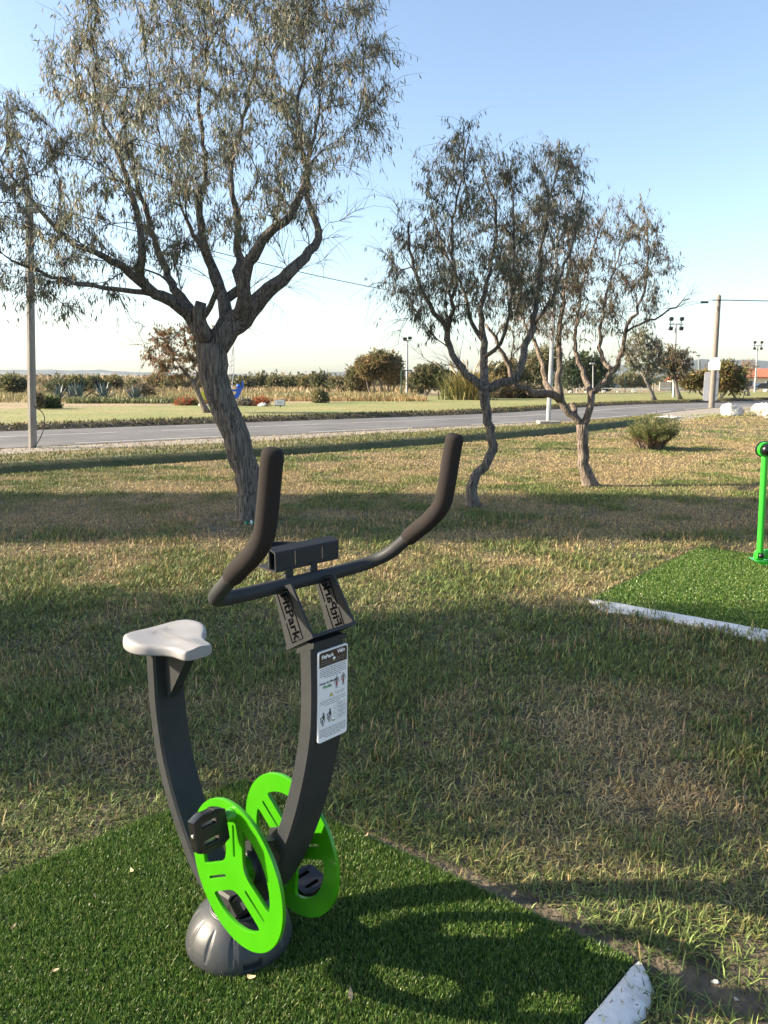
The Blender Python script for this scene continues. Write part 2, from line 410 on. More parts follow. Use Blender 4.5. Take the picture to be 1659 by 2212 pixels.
CA = np.array([[-.564, 2.774], [.698, 1.815], [-.86, .235], [-2.30, 1.23]])      # turf mat under the bike
C2d = np.array([.80, -.60]); C2p = np.array([.66, .75])
K2 = np.array([1.537, 5.316])
CB = np.array([K2, K2 + C2d * 3.4, K2 + C2d * 3.4 + C2p * 2.35, K2 + C2p * 2.35])
KB = np.array([K2 - C2d * .08 - C2p * .0, K2 + C2d * 3.4, K2 + C2d * 3.4 - C2p * .17, K2 - C2d * .08 - C2p * .14])
def inside(P, poly, grow=0.0):
    c = poly.mean(0); q = c + (poly - c) * (1 + grow)
    ok = np.ones(len(P), bool); sgn = None
    for i in range(len(q)):
        a = q[i]; b = q[(i + 1) % len(q)]
        cr = (b[0] - a[0]) * (P[:, 1] - a[1]) - (b[1] - a[1]) * (P[:, 0] - a[0])
        if sgn is None: sgn = np.sign(((b[0] - a[0]) * (c[1] - a[1]) - (b[1] - a[1]) * (c[0] - a[0])))
        ok &= cr * sgn > 0
    return ok
def mixc(a, b, f): return np.asarray(a) * (1 - f[:, None]) + np.asarray(b) * f[:, None]

def sample_view(D0, D1, dens, margin=1.0, lim=.56):
    A = (lim * (D0 + D1) + 2 * margin) * (D1 - D0); n = int(A * dens)
    w0 = lim * D0 + margin; w1 = lim * D1 + margin
    D = D0 + (D1 - D0) * rng.random(n); keep = rng.random(n) < (lim * D + margin) / w1
    D = D[keep]; x = (rng.random(len(D)) * 2 - 1) * (lim * D + margin)
    return np.stack([x, D], -1)

GREEN = (.066, .104, .028); GREEN2 = (.19, .23, .065); STRAW = (.40, .305, .15); RUST = (.28, .155, .07)
SOILP = np.array([[.95, 1.72], [1.13, 1.58]])
def lawn_blades():
    Pn = []; H = []; W = []; Ln = []; C = []
    for D0, D1, dens, hh, ww in [(1.0, 2.6, 15000, .033, .0040), (2.6, 4.2, 11500, .034, .0050), (4.2, 6.5, 6800, .034, .0068), (6.5, 9.5, 4800, .030, .0080), (9.5, 14, 3800, .032, .0095), (14, 22, 1900, .032, .013), (22, 36, 500, .035, .022)]:
        P = sample_view(D0, D1, dens, 1.7 if D0 < 6 else 1.0)
        t, s = ts(P[:, 0], P[:, 1])
        ok = (s < LAWN_E + d_off(t) * 1.0 + .02) & ~inside(P, CA, .012) & ~inside(P, CB, .01) & ~inside(P, KB)
        patch = fbm(P[:, 0] * 1.7 + 30, P[:, 1] * 1.7 + 30, 41); bare = fbm(P[:, 0] * 3.1 + 70, P[:, 1] * 3.1 + 70, 47)
        for c, r in ((( 1.0, 1.70), .20), ((1.2, 1.52), .24), ((-1.66, 8.3), .55)):
            dd = np.hypot(P[:, 0] - c[0], P[:, 1] - c[1]) / r
            ok &= (dd > .6 + .8 * bare) | (rng.random(len(P)) < .32)
        # dirt strip beside the mat
        e = CA[1] - CA[0]; L_ = np.hypot(*e); e = e / L_; q = P - CA[0]; al = q @ e; pr = q @ np.array([-e[1], e[0]])
        ok &= ~((al > -.1) & (al < L_ + .3) & (pr > 0) & (pr < .02 + .07 * sstep(.35, 1.3, al) * (0.4 + bare))) | (rng.random(len(P)) < .06)
        ok &= rng.random(len(P)) < .45 + .9 * bare
        P = P[ok]; patch = patch[ok]; bare = bare[ok]; n = len(P)
        big = fbm(P[:, 0] * .45 + 11, P[:, 1] * .45 + 17, 61)
        dry = np.clip((patch - .42) * 2.6 + (big - .5) * 1.4 - .12 + .56 * sstep(5, 11, P[:, 1]) + rng.normal(0, 1, n) * (.26 - .10 * sstep(6, 12, P[:, 1])), 0, 1)
        c = mixc(GREEN, GREEN2, rng.random(n)); c = c * (1 - dry[:, None]) + np.asarray(STRAW) * dry[:, None]
        ru = (rng.random(n) < .06 + .12 * (big > .55)); c[ru] = c[ru] * .4 + np.asarray(RUST) * .6
        c *= np.clip(rng.lognormal(0, .40 - .27 * sstep(4, 10, P[:, 1]), n), .35, 1.9)[:, None]
        h = hh * rng.uniform(.5, 1.5, n) * (1 + .5 * (patch < .42))
        ln = np.clip(rng.normal(.62, .34, n), 0, 1.3); fl_ = (rng.random(n) < .30 + .3 * (dry > .6)); ln[fl_] = rng.uniform(1.05, 1.5, fl_.sum()); h[fl_] *= 1.35
        Pn.append(np.c_[P, gz(P[:, 0], P[:, 1])]); H.append(h); W.append(ww * rng.uniform(.7, 1.3, n)); Ln.append(ln); C.append(c)
    return map(np.concatenate, (Pn, H, W, Ln, C))
P, H, W, Ln, C = lawn_blades()
# tufts of longer, greener blades
tc = sample_view(2.2, 7.0, 9.0); tc = tc[~inside(tc, CA, .03) & ~inside(tc, CB, .0)]
edge = CA[0] + (CA[1] - CA[0]) * rng.random((10, 1)) + np.array([.05, .07]); k2 = K2 + C2d * (rng.random((26, 1)) * 2.2) - C2p * rng.uniform(.20, .32, (26, 1))
tc = np.vstack([tc, k2])
rep = rng.integers(18, 46, len(tc)); TP = np.repeat(tc, rep, 0) + rng.normal(0, .028, (rep.sum(), 2)); n = len(TP)
keep = ~inside(TP, CA, .01) & ~inside(TP, CB, .005); TP = TP[keep]; n = len(TP)
cT = mixc(GREEN, GREEN2, rng.random(n)) * np.clip(rng.lognormal(-.1, .35, n), .4, 1.7)[:, None]; sd = rng.random(n) < .22; cT[sd] = np.asarray(STRAW) * rng.uniform(.7, 1.1, (sd.sum(), 1))
lawn = blades('lawn_grass', np.vstack([P, np.c_[TP, gz(TP[:, 0], TP[:, 1])]]), np.r_[H, rng.uniform(.045, .11, n)], np.r_[W, rng.uniform(.0035, .0065, n)], np.r_[Ln, np.abs(rng.normal(.65, .36, n))],
       rng.uniform(0, 2 * math.pi, len(P) + n), np.vstack([C, cT]), M_blade)
tag(lawn, 'short mown half dry grass covering the lawn', 'grass', kind='stuff')
# upright seed heads
P = sample_view(2.3, 9.0, 120); P = P[~inside(P, CA, .03) & ~inside(P, CB, .02)]; P = P[fbm(P[:, 0] * 1.3 + 5, P[:, 1] * 1.3 + 8, 77) > .5]; n = len(P)
sh = blades('grass_seed_heads', np.c_[P, gz(P[:, 0], P[:, 1])], rng.uniform(.05, .085, n), .0045 + .0009 * P[:, 1], np.abs(rng.normal(.08, .14, n)), rng.uniform(0, 6.3, n),
       np.asarray((.38, .26, .15)) * rng.uniform(.7, 1.15, (n, 1)), M_blade)
tag(sh, 'tan seed heads standing among the lawn blades', 'grass', kind='stuff')

# ditch bank, verge and far-lawn edge grass
def strip_blades(t0, t1, s0, s1, n, h, w, c1, c2, dryb):
    t = rng.uniform(t0, t1, n); s = rng.uniform(s0, s1, n); sw = s_world(t, s); x, y = xy(t, sw); z = prof(t, s)
    c = mixc(c1, c2, np.clip(fbm(x * .9 + 40, y * .9 + 40, 9) * 1.6 - .5 + rng.normal(0, .3, n) + dryb, 0, 1)) * rng.uniform(.75, 1.2, (n, 1))
    return np.stack([x, y, z], -1), h * rng.uniform(.5, 1.5, n), w * rng.uniform(.6, 1.3, n), np.clip(np.abs(rng.normal(.5, .35, n)), 0, 1.4), c
L5 = [strip_blades(-8, 34, 14.9, 16.45, 9000, .05, .02, (.045, .07, .02), (.09, .10, .035), -.1), strip_blades(-8, 34, 16.45, 17.2, 8000, .07, .02, GREEN, (.17, .18, .055), -.1), strip_blades(-8, 34, 16.5, 18.6, 16000, .08, .024, (.11, .125, .035), (.32, .25, .12), .05),  # ditch bank blades come first, shade darkened into their colour
      strip_blades(-8, 34, 18.4, 20.2, 3500, .06, .03, (.20, .17, .08), (.38, .30, .17), .3), strip_blades(30, 46, 13.5, 16.2, 3000, .07, .05, GREEN2, STRAW, .1),
      strip_blades(-15, 90, 27.75, 28.7, 16000, .11, .05, (.05, .055, .02), (.24, .18, .08), -.1)]
A = [np.concatenate(k) for k in zip(*L5)]
vb = blades('verge_grass', A[0], A[1], A[2], A[3], rng.uniform(0, 6.3, len(A[0])), A[4], M_blade, two=False)
tag(vb, 'rough grass along the ditch bank and both road verges', 'grass', kind='stuff')
P = []
n = 90000
t = rng.uniform(-25, 125, n); s = rng.uniform(28.6, 62, n); x, y = xy(t, s_world(t, s)); kk = np.abs(x) < .62 * y + 4; x, y, s = x[kk], y[kk], s[kk]; n = len(x)
f = np.clip(fbm(x * .12 + 20, y * .3 + 20, 15) * 1.8 - .55 - .25 * sstep(33, 42, s) + rng.normal(0, .2, n), 0, 1)
fl = blades('far_lawn_grass', np.stack([x, y, np.full(n, .18)], -1), rng.uniform(.025, .06, n), rng.uniform(.03, .07, n), rng.normal(1.15, .22, n), rng.uniform(0, 6.3, n), mixc((.17, .195, .042), (.28, .235, .08), f) * .9 * rng.uniform(.85, 1.15, (n, 1)), M_blade, two=False)
tag(fl, 'mown grass on the lawn beyond the road', 'grass', kind='stuff')
# dry reeds and tall grass of the marsh
def reeds(n, u0, u1, D0, D1, h, c1, c2, w):
    D = rng.uniform(D0, D1, n); u = rng.uniform(u0, u1, n); x = (u - 829.5) / FPX * D
    c = mixc(c1, c2, np.clip(fbm(x * .1 + 9, D * .1 + 9, 19) * 1.6 - .3 + rng.normal(0, .25, n), 0, 1)) * rng.uniform(.75, 1.2, (n, 1))
    return np.stack([x, D, np.maximum(gz(x, D), .12)], -1), h * rng.uniform(.5, 1.3, n) * (.6 + .8 * fbm(x * .15 + 3, D * .15 + 3, 23)), w * rng.uniform(.5, 1.3, n), np.abs(rng.normal(.18, .18, n)), c
L5 = [reeds(9000, -150, 480, 54, 95, .42, (.18, .19, .07), (.34, .26, .12), .07), reeds(6500, 500, 900, 62, 92, .42, (.17, .18, .07), (.34, .25, .12), .09), reeds(2500, 560, 920, 58, 63, .34, (.20, .19, .07), (.36, .21, .10), .07),
      reeds(14000, -200, 900, 95, 190, .85, (.26, .20, .10), (.40, .30, .16), .16), reeds(3000, 150, 480, 52, 56, .45, (.10, .13, .05), (.18, .18, .07), .09), reeds(5000, -200, 430, 190, 420, 2.2, (.36, .26, .14), (.44, .33, .18), .4)]
A = [np.concatenate(k) for k in zip(*L5)]
rd_ = blades('dry_reeds', A[0], A[1], A[2], A[3], rng.uniform(0, 6.3, len(A[0])), A[4], M_blade)
tag(rd_, 'tall straw coloured reeds and weeds of the marsh beyond the far lawn', 'reeds', kind='stuff')

# ------------------------------------------------------------------ turf mats and kerbs
def turf(poly, name, label, dens, w, hh):
    V = np.c_[poly, np.full(4, .014)]; b = np.c_[poly, np.full(4, .001)]
    mb = MB(); mb.add(np.vstack([b, V]), [(3, 2, 1, 0), (4, 5, 6, 7)] + [(i, (i + 1) % 4, 4 + (i + 1) % 4, 4 + i) for i in range(4)])
    o = mb.build(name, M_turfbase); tag(o, label, None, kind='structure')
    lo = poly.min(0); hi = poly.max(0); n = int(np.prod(hi - lo) * dens)
    P = lo + (hi - lo) * rng.random((n, 2)); P = P[inside(P, poly)]
    P = P[(np.abs(P[:, 0]) < .60 * P[:, 1] + 2.2) & (P[:, 1] > .75)]; n = len(P)
    c = mixc((.050, .125, .018), (.20, .29, .065), rng.random(n) ** 1.4) * rng.uniform(.7, 1.2, (n, 1))
    tanb = rng.random(n) < .05; c[tanb] = np.array((.34, .34, .14))
    az = rng.uniform(0, 6.3, n); az = np.where(rng.random(n) < .45, rng.normal(-2.2, .6, n), az)
    f = blades(name + '_fibres', np.c_[P, np.full(n, .014)], hh * rng.uniform(.7, 1.25, n), w * rng.uniform(.8, 1.2, n), np.abs(rng.normal(.30, .22, n)), az, c, M_turf)
    tag(f, 'upright green plastic fibres of ' + label, 'artificial grass', kind='stuff')
turf(CA, 'turf_mat', 'the artificial turf mat under the exercise bike', 90000, .0024, .016)
turf(CB, 'second_turf_mat', 'the second artificial turf mat at the right edge', 17000, .0062, .015)
def kerb(name, P0, d, out, length, w, label, r0=.0):
    n = 40; mb = MB(); prof_ = [(-.004, 0), (-.002, .022), (.006, .026), (w * .5, .025), (w - .010, .020), (w - .001, .008), (w + .006, -.02)]
    V = []
    for i in range(n):
        a = length * i / (n - 1); ww = 1 + .12 * math.sin(a * 5.1 + 1) + .08 * math.sin(a * 17)
        if i == 0: ww *= .86
        for k, (o, z) in enumerate(prof_):
            p = np.asarray(P0) + np.asarray(d) * a + np.asarray(out) * (o * ww) + np.asarray(d) * (o * .8 * max(0, 1 - a / .6)) + rng.normal(0, .0016, 2) * (k > 3); zz = z * (.75 if i == 0 else 1) + rng.normal(0, .0012)
            V.append((p[0], p[1], zz))
    m = len(prof_); F = [(i * m + k, (i + 1) * m + k, (i + 1) * m + k + 1, i * m + k + 1) for i in range(n - 1) for k in range(m - 1)]
    F.append(tuple(range(m))); F.append(tuple(reversed(range((n - 1) * m, n * m))))
    mb.add(V, F); o = mb.build(name, M_kerb, smooth=60); return tag(o, label, 'kerb')
dK = nrm(CA[2] - CA[1])
kerb('concrete_edging', CA[1] + np.array([.012, -.004]), dK, np.array([-dK[1], dK[0]]), 2.0, .076, 'white painted concrete edging at the near corner of the bike mat')
kerb('concrete_edging', K2 - C2d * .02 - C2p * .012, C2d, -C2p, 3.4, .20, 'white painted concrete edging along the mat at the right')

# ------------------------------------------------------------------ trees
def leaf_mesh(name, P, d, L, W, C, m, parent, curl=.35):
    n = len(P); d = nrm(d)
    side = np.cross(d, nrm(rng.normal(size=(n, 3)))); side = nrm(side)
    nn = np.cross(side, d); L = np.asarray(L)[:, None]; W = np.asarray(W)[:, None]
    mid = P + d * L * .5 + nn * L * curl * .25; tip = P + d * L + nn * L * curl * -.1
    V = np.stack([P, mid + side * W * .5, tip, mid - side * W * .5], 1).reshape(-1, 3)
    o = np.arange(n)[:, None] * 4
    return np_mesh(name, V, tris=np.concatenate([o + np.array([[0, 1, 3]]), o + np.array([[1, 2, 3]])]), m=m, parent=parent, colors=np.repeat(C, 4, 0))
def in_poly(pts, poly):
    x, y = pts[:, 0], pts[:, 1]; poly = np.asarray(poly, float); c = np.zeros(len(pts), bool); j = len(poly) - 1
    for i in range(len(poly)):
        xi, yi = poly[i]; xj, yj = poly[j]
        c ^= ((yi > y) != (yj > y)) & (x < (xj - xi) * (y - yi) / (yj - yi + 1e-12) + xi); j = i
    return c
def poly_dist(pts, poly):
    poly = np.asarray(poly, float); best = np.full(len(pts), 1e9)
    for i in range(len(poly)):
        a = poly[i]; b = poly[(i + 1) % len(poly)]; ab = b - a
        t = np.clip(((pts - a) @ ab) / (ab @ ab), 0, 1)[:, None]; best = np.minimum(best, np.linalg.norm(pts - (a + ab * t), axis=1))
    return best
def tree(name, label, cat, D, limbs, crown, ntar, depth, edge_px, leaf, palette, seed, bark, group=None, bare=(), tip=.0035, twigs=5, lpt=13, seg=12, up=.25, step=.1, droop=1.0, sparse=0.0, lowbare=None):
    r = np.random.default_rng(seed)
    k = D / FPX
    base = AT(limbs[0][0][0], limbs[0][0][1], D); base[2] = float(gz(np.array([base[0]]), np.array([base[1]]))[0])
    for lb in limbs:
        for i_, q in enumerate(lb):
            f_ = 1 - .28 * float(sstep(.25, .7, (limbs[0][0][1] - q[1]) / (limbs[0][0][1] - min(p_[1] for p_ in crown)))); lb[i_] = (q[0], q[1], q[2] * f_) + tuple(q[3:])
    root = thing(name, base, label, cat, group)
    pos = []; par = []; fix = []; chains = []
    for li, lb in enumerate(limbs):
        P = np.array([[*AT(q[0], q[1], D + (q[3] if len(q) > 3 else 0)), q[2] * k] for q in lb])
        if li == 0: P[0, 2] = base[2] - .05
        P = resample(catmull(P, 6), step)
        if li == 0: st = -1; ids = []
        else:
            A = np.array(pos); st = int(np.argmin(np.linalg.norm(A - P[0, :3], axis=1))); ids = [st]
        prev = st
        for j in range(len(P)):
            if li > 0 and j == 0: continue
            pos.append(P[j, :3] + (r.normal(0, .012, 3) if j > 2 else 0)); par.append(prev); fix.append(P[j, 3]); prev = len(pos) - 1; ids.append(prev)
        chains.append((ids, True))
    nfix = len(pos)
    # crown targets
    poly = np.asarray(crown, float); lo = poly.min(0); hi = poly.max(0)
    c = lo + (hi - lo) * r.random((ntar * 6, 2)); c = c[in_poly(c, poly)][:ntar]
    dist = poly_dist(c, poly); wd = depth * np.sqrt(np.clip(dist / edge_px, .04, 1)); dy = r.uniform(-1, 1, len(c)) * wd
    tg = np.array([AT(u, v, D + d) for (u, v), d in zip(c, dy)]); leafy = np.ones(len(tg), bool)
    if lowbare is not None: leafy &= ~((c[:, 1] > lowbare) & (r.random(len(c)) < .75))
    leafy &= r.random(len(c)) > sparse
    if len(bare):
        bt = np.array([AT(u, v, D + r.uniform(-1, 1) * depth * .5) for u, v in bare]); tg = np.vstack([tg, bt]); leafy = np.r_[leafy, np.zeros(len(bt), bool)]
    PA = np.zeros((nfix + len(tg) * 60, 3)); DI = np.zeros_like(PA); PA[:nfix] = np.array(pos); nn = nfix
    par_a = par; LV = np.zeros(len(PA))
    for i in range(nfix):
        DI[i] = nrm(PA[i] - PA[par[i]]) if par[i] >= 0 else np.array([0, 0, 1.0])
    fork_z = PA[:nfix, 2].min() + .35 * (np.max(PA[:nfix, 2]) - PA[:nfix, 2].min())
    start0 = len(chains[0][0])
    order = np.argsort([np.min(np.linalg.norm(PA[:nfix] - t, axis=1)) for t in tg])
    okn = np.zeros(len(PA), bool); okn[max(0, start0 - 4):nfix] = True
    shoots = []
    for ti in order:
        t = tg[ti]; v = t - PA[:nn]; dl = np.linalg.norm(v, axis=1) + 1e-6
        cosv = np.einsum('ij,ij->i', v, DI[:nn]) / dl
        cost = dl * (1 + .9 * (1 - cosv)) + np.where(okn[:nn], 0, 1e6) + .5 * np.clip(PA[:nn, 2] - t[2], 0, 9) + .12 * LV[:nn]
        j = int(np.argmin(cost)); L = dl[j]
        if L < .12: continue
        n = int(np.clip(L / step, 3, 50)); s_ = np.linspace(0, 1, n + 1)[1:, None]
        ctl = PA[j] + DI[j] * L * .38 + np.array([0, 0, up * L * .3]) + r.normal(0, .05 * L, 3)
        B = (1 - s_) ** 2 * PA[j] + 2 * s_ * (1 - s_) * ctl + s_ ** 2 * t + r.normal(0, .012, (n, 3)) * min(1, L)
        ids = [j]
        for b in B:
            PA[nn] = b; DI[nn] = nrm(b - PA[ids[-1]]); par_a.append(ids[-1]); okn[nn] = True; LV[nn] = LV[j] + .3; ids.append(nn); nn += 1
        okn[nn - 1] = False
        chains.append((ids, False)); shoots.append((ids, leafy[ti]))
    cnt = np.zeros(nn)
    haschild = np.zeros(nn, bool)
    for i in range(nn):
        if par_a[i] >= 0: haschild[par_a[i]] = True
    cnt[~haschild] = 1
    for i in range(nn - 1, -1, -1):
        if par_a[i] >= 0: cnt[par_a[i]] += cnt[i]
    rad = tip * np.maximum(cnt, 1) ** .46
    fx = np.array(fix); rad[:nfix] = fx
    for i in range(nfix, nn): rad[i] = min(rad[i], rad[par_a[i]] * .92 if par_a[i] >= nfix else rad[par_a[i]] * .6)
    mb = MB(); mb2 = MB()
    for ci, (ids, main) in enumerate(chains):
        if main: mb.tube(PA[ids], rad[ids] if ci == 0 else np.r_[rad[ids[1]], rad[ids[1:]]], seg, True, .085, seed=ci)
        else: mb2.tube(PA[ids], rad[ids], 5 if rad[ids[1]] > .012 else 3, False)
    mb.build('trunk', bark, root, smooth=180)
    # twigs and leaves
    LP = []; LD = []
    for ids, lf in shoots:
        ids = ids[1:]; m = len(ids)
        for q in range(twigs):
            i = ids[int(m * (1 - r.random() ** 1.3 * .75)) - 1]; p = PA[i]
            d = nrm(DI[i] * .9 + r.normal(0, .42, 3) + np.array([0, 0, .40])); L = r.uniform(.12, .50) * (.4 + leaf[0] * 7)
            sag = np.array([0, 0, -.18 * L * droop]); tw = np.array([p, p + d * L * .5, p + d * L + sag]); mb2.tube(tw, [tip * .75, tip * .6, tip * .35], 3, False)
            if lf:
                f = r.uniform(.1, 1.05, lpt)[:, None]; LP.append(p + d * L * f + sag * f ** 2 + r.normal(0, .008, (lpt, 3))); LD.append(np.tile(d, (lpt, 1)) * .25 + r.normal(0, .30, (lpt, 3)) + np.array([0, 0, -1.0 * droop]))
        if lf:
            f = r.integers(max(0, m // 3), m, lpt); LP.append(PA[np.array(ids)[f]]); LD.append(r.normal(0, .35, (lpt, 3)) + np.array([0, 0, -.9 * droop]))
    mb2.build('branches', bark, root)
    LP = np.concatenate(LP); LD = np.concatenate(LD); n = len(LP)
    pal = np.array(palette); ch = r.choice(len(pal), n, p=[.36, .34] + [.30 / (len(pal) - 2)] * (len(pal) - 2))
    C = pal[ch] * r.uniform(.7, 1.25, (n, 1))
    leaf_mesh('crown', LP, LD, leaf[0] * r.uniform(.65, 1.25, n), leaf[1] * r.uniform(.75, 1.2, n), C, M_leaf, root)
    return root

OLEA = [(.115, .135, .080), (.19, .20, .135), (.29, .28, .20), (.24, .16, .09)]
OLEA2 = [(.075, .09, .054), (.13, .142, .095), (.22, .21, .15), (.18, .125, .075)]
RUSSET = [(.11, .11, .055), (.17, .145, .075), (.27, .13, .06), (.30, .09, .045)]
big_limbs = [
 [(542, 1134, 44), (540, 1124, 33), (538, 1100, 28), (537, 1050, 26), (522, 980, 27), (505, 930, 27), (492, 895, 28), (476, 850, 28), (464, 800, 30), (460, 770, 31), (461, 745, 32)],
 [(464, 760, 26), (488, 718, 26), (515, 690, 25), (545, 662, 19), (590, 618, 15), (632, 580, 13), (668, 545, 11, .2), (690, 510, 9, .3), (672, 462, 8, .4), (662, 400, 6, .5), (668, 330, 5, .5), (690, 240, 4, .6)],
 [(516, 690, 17), (527, 650, 15, -.2), (528, 600, 13, -.3), (552, 540, 12, -.4), (598, 492, 10, -.5), (637, 455, 9, -.5), (655, 405, 8, -.5), (660, 340, 6, -.4), (640, 250, 5, -.4), (655, 150, 3, -.3)],
 [(492, 715, 18, .1), (487, 670, 15, .2), (474, 620, 13, .3), (456, 570, 11, .4), (436, 510, 10, .4), (432, 440, 8, .4), (445, 340, 6, .5), (430, 230, 5, .5), (450, 100, 3, .4)],
 [(520, 640, 11, .3), (515, 560, 10, .5), (512, 470, 8, .7), (500, 360, 6, .8), (530, 240, 5, .9), (560, 100, 3, .9)],
 [(460, 760, 24), (440, 722, 20), (415, 685, 17), (385, 660, 14, -.1), (345, 640, 12, -.2), (315, 618, 11, -.3), (302, 585, 10, -.4), (306, 530, 8, -.5), (290, 450, 7, -.5), (270, 370, 6, -.6), (230, 280, 5, -.6), (200, 180, 3, -.6)],
 [(313, 618, 9, -.3), (260, 575, 8, -.5), (200, 545, 6, -.7), (130, 500, 5, -.8), (60, 420, 4, -.8), (10, 360, 3, -.8)],
 [(430, 705, 14, .3), (398, 655, 11, .5), (360, 590, 9, .7), (330, 500, 7, .8), (300, 400, 6, .9), (260, 250, 4, .9)],
 [(450, 735, 17, -.1), (432, 700, 14, -.2), (431, 648, 11, -.25)],
 [(433, 690, 7, -.2), (455, 660, 6, -.3), (462, 610, 6, -.5), (445, 560, 5, -.7), (395, 470, 4, -1.0)],
 [(330, 632, 6, -.2), (270, 628, 5, -.4), (190, 618, 4, -.6), (100, 590, 3, -.7), (20, 560, 2.5, -.8)],
]
big_crown = [(-150, 330), (10, 215), (60, 210), (105, 290), (110, 120), (160, -60), (420, -190), (730, -140), (830, -20), (800, 60), (872, 105), (838, 190), (825, 270), (790, 330), (745, 400), (700, 470), (650, 470), (560, 520), (480, 560), (400, 560), (310, 590), (260, 650), (130, 700), (100, 660), (-60, 650), (-160, 520)]
bare_big = [(780, 400), (785, 450), (760, 480), (720, 560), (740, 510), (700, 600), (650, 640), (560, 730), (620, 690), (200, 730), (260, 745), (300, 720), (350, 760), (330, 780), (280, 700), (400, 600), (380, 560), (600, 560), (570, 600), (640, 520), (700, 530), (420, 590), (500, 600), (600, 520), (480, 560)]
tree('leaning_tree', 'large leaning tree with rough grey bark and a wide thin-leaved crown at left', 'tree', 8.48, big_limbs, big_crown, 820, 1.9, 170, (.085, .0128), OLEA, 5, M_bark, group=None, bare=bare_big, twigs=8, lpt=6, up=.45, tip=.0030, seg=30)

t2 = [[(1024, 1096, 22), (1021, 1086, 16), (1018, 1068, 13), (1028, 1030, 10.5), (1052, 995, 10), (1064, 965, 10), (1059, 930, 9.5), (1051, 890, 9.5), (1044, 855, 10.5), (1047, 838, 11)],
 [(1045, 842, 10), (1028, 824, 9), (998, 800, 8), (973, 762, 7), (965, 712, 7, -.1), (935, 668, 5.5, -.2), (905, 615, 5, -.3), (885, 550, 3.5, -.3), (880, 480, 2.5, -.3)],
 [(966, 716, 6, -.1), (978, 660, 5, -.3), (984, 600, 4.5, -.3), (975, 500, 3.5, -.4), (1000, 380, 2.5, -.4), (1012, 290, 1.5, -.4)],
 [(1046, 845, 10), (1046, 800, 9, .2), (1047, 748, 8, .3), (1038, 692, 7, .3), (1050, 616, 6, .4), (1062, 550, 5, .4), (1073, 470, 4, .4), (1040, 360, 2.5, .4)],
 [(1046, 740, 6, .3), (1015, 690, 5, .5), (998, 620, 4, .6), (960, 540, 3, .7), (930, 450, 2, .7)],
 [(1050, 845, 10), (1064, 836, 9.5), (1082, 826, 9), (1108, 820, 9), (1124, 795, 8), (1135, 742, 7.5, .1), (1150, 700, 7.5, .1), (1161, 638, 6, .2), (1168, 555, 5, .3), (1180, 462, 4, .3), (1200, 375, 2.0, .3), (1207, 325, 1.0, .3)],
 [(1149, 702, 5, .1), (1190, 650, 4, -.1), (1225, 560, 3.5, -.2), (1250, 470, 2.5, -.3), (1262, 410, 1.5, -.3)],
 [(1050, 770, 5, .2), (1085, 735, 4, -.2), (1105, 640, 3.5, -.4), (1110, 520, 3, -.5), (1105, 400, 2, -.5)]]
c2 = [(985, 280), (1016, 262), (1030, 330), (1060, 335), (1113, 362), (1150, 340), (1175, 320), (1206, 285), (1246, 340), (1278, 390), (1272, 480), (1235, 600), (1190, 670), (1090, 700), (1010, 690), (930, 735), (880, 670), (830, 590), (850, 520), (890, 440), (913, 345), (940, 380)]
b2 = [(831, 419), (870, 430), (860, 470), (815, 540), (840, 640), (850, 700), (860, 745), (900, 760), (790, 640), (920, 790), (1080, 760), (1000, 740), (960, 790)]
tree('crooked_tree', 'slim crooked tree with an S-bent grey trunk, nearest right of the handlebar', 'tree', 9.56, t2, c2, 370, 1.25, 110, (.085, .0130), OLEA2, 15, M_bark, bare=b2, twigs=6, lpt=7, up=.35, tip=.0032, seg=20)

t3 = [[(1276, 1052, 24), (1272, 1040, 16), (1266, 1022, 13), (1259, 990, 11.5), (1256, 962, 11.5), (1258, 935, 12), (1257, 918, 13)],
 [(1256, 922, 9), (1243, 902, 8), (1223, 884, 8), (1213, 862, 7.5), (1206, 835, 7), (1208, 785, 6.5), (1210, 716, 6, .1), (1216, 640, 5, .2), (1232, 560, 4, .3), (1220, 470, 2.5, .3)],
 [(1214, 866, 8), (1194, 852, 8), (1152, 845, 7, -.3), (1114, 832, 6, -.5), (1100, 790, 5, -.5), (1076, 747, 4, -.5), (1050, 700, 3, -.5)],
 [(1194, 850, 6), (1180, 832, 6, .3), (1174, 800, 5.5, .5), (1166, 770, 5, .6), (1155, 735, 4, .7), (1132, 700, 3, .8), (1120, 600, 2.5, .8)],
 [(1246, 900, 7, .1), (1236, 872, 6, .2)],
 [(1260, 922, 9), (1270, 896, 7.5), (1275, 868, 7), (1278, 852, 7.5), (1264, 822, 6, .2), (1251, 785, 5.5, .3), (1241, 745, 4.5, .4), (1250, 680, 4, .5), (1262, 600, 3, .5), (1300, 480, 2, .5)],
 [(1279, 854, 7), (1300, 828, 6.5), (1327, 798, 6), (1343, 762, 5, -.1), (1352, 712, 4.5, -.2), (1380, 660, 3.5, -.3), (1400, 560, 2.5, -.3), (1395, 460, 1.5, -.3)],
 [(1326, 799, 5), (1305, 785, 5, .3), (1298, 755, 5, .4), (1296, 725, 4, .4), (1310, 640, 3, .5), (1345, 530, 2, .5)],
 [(1352, 712, 3, -.2), (1410, 690, 2.5, -.3), (1455, 665, 2, -.3), (1490, 645, 1.2, -.3)]]
c3 = [(1100, 500), (1180, 420), (1225, 400), (1290, 445), (1325, 430), (1345, 418), (1365, 450), (1398, 428), (1426, 470), (1445, 545), (1464, 577), (1440, 640), (1400, 700), (1330, 725), (1240, 735), (1130, 760), (1075, 720), (1080, 600)]
b3 = [(1495, 640), (1480, 655), (1380, 760), (1410, 720), (1120, 640), (1130, 790), (1180, 740), (1230, 760), (1310, 720), (1290, 760), (1360, 780)]
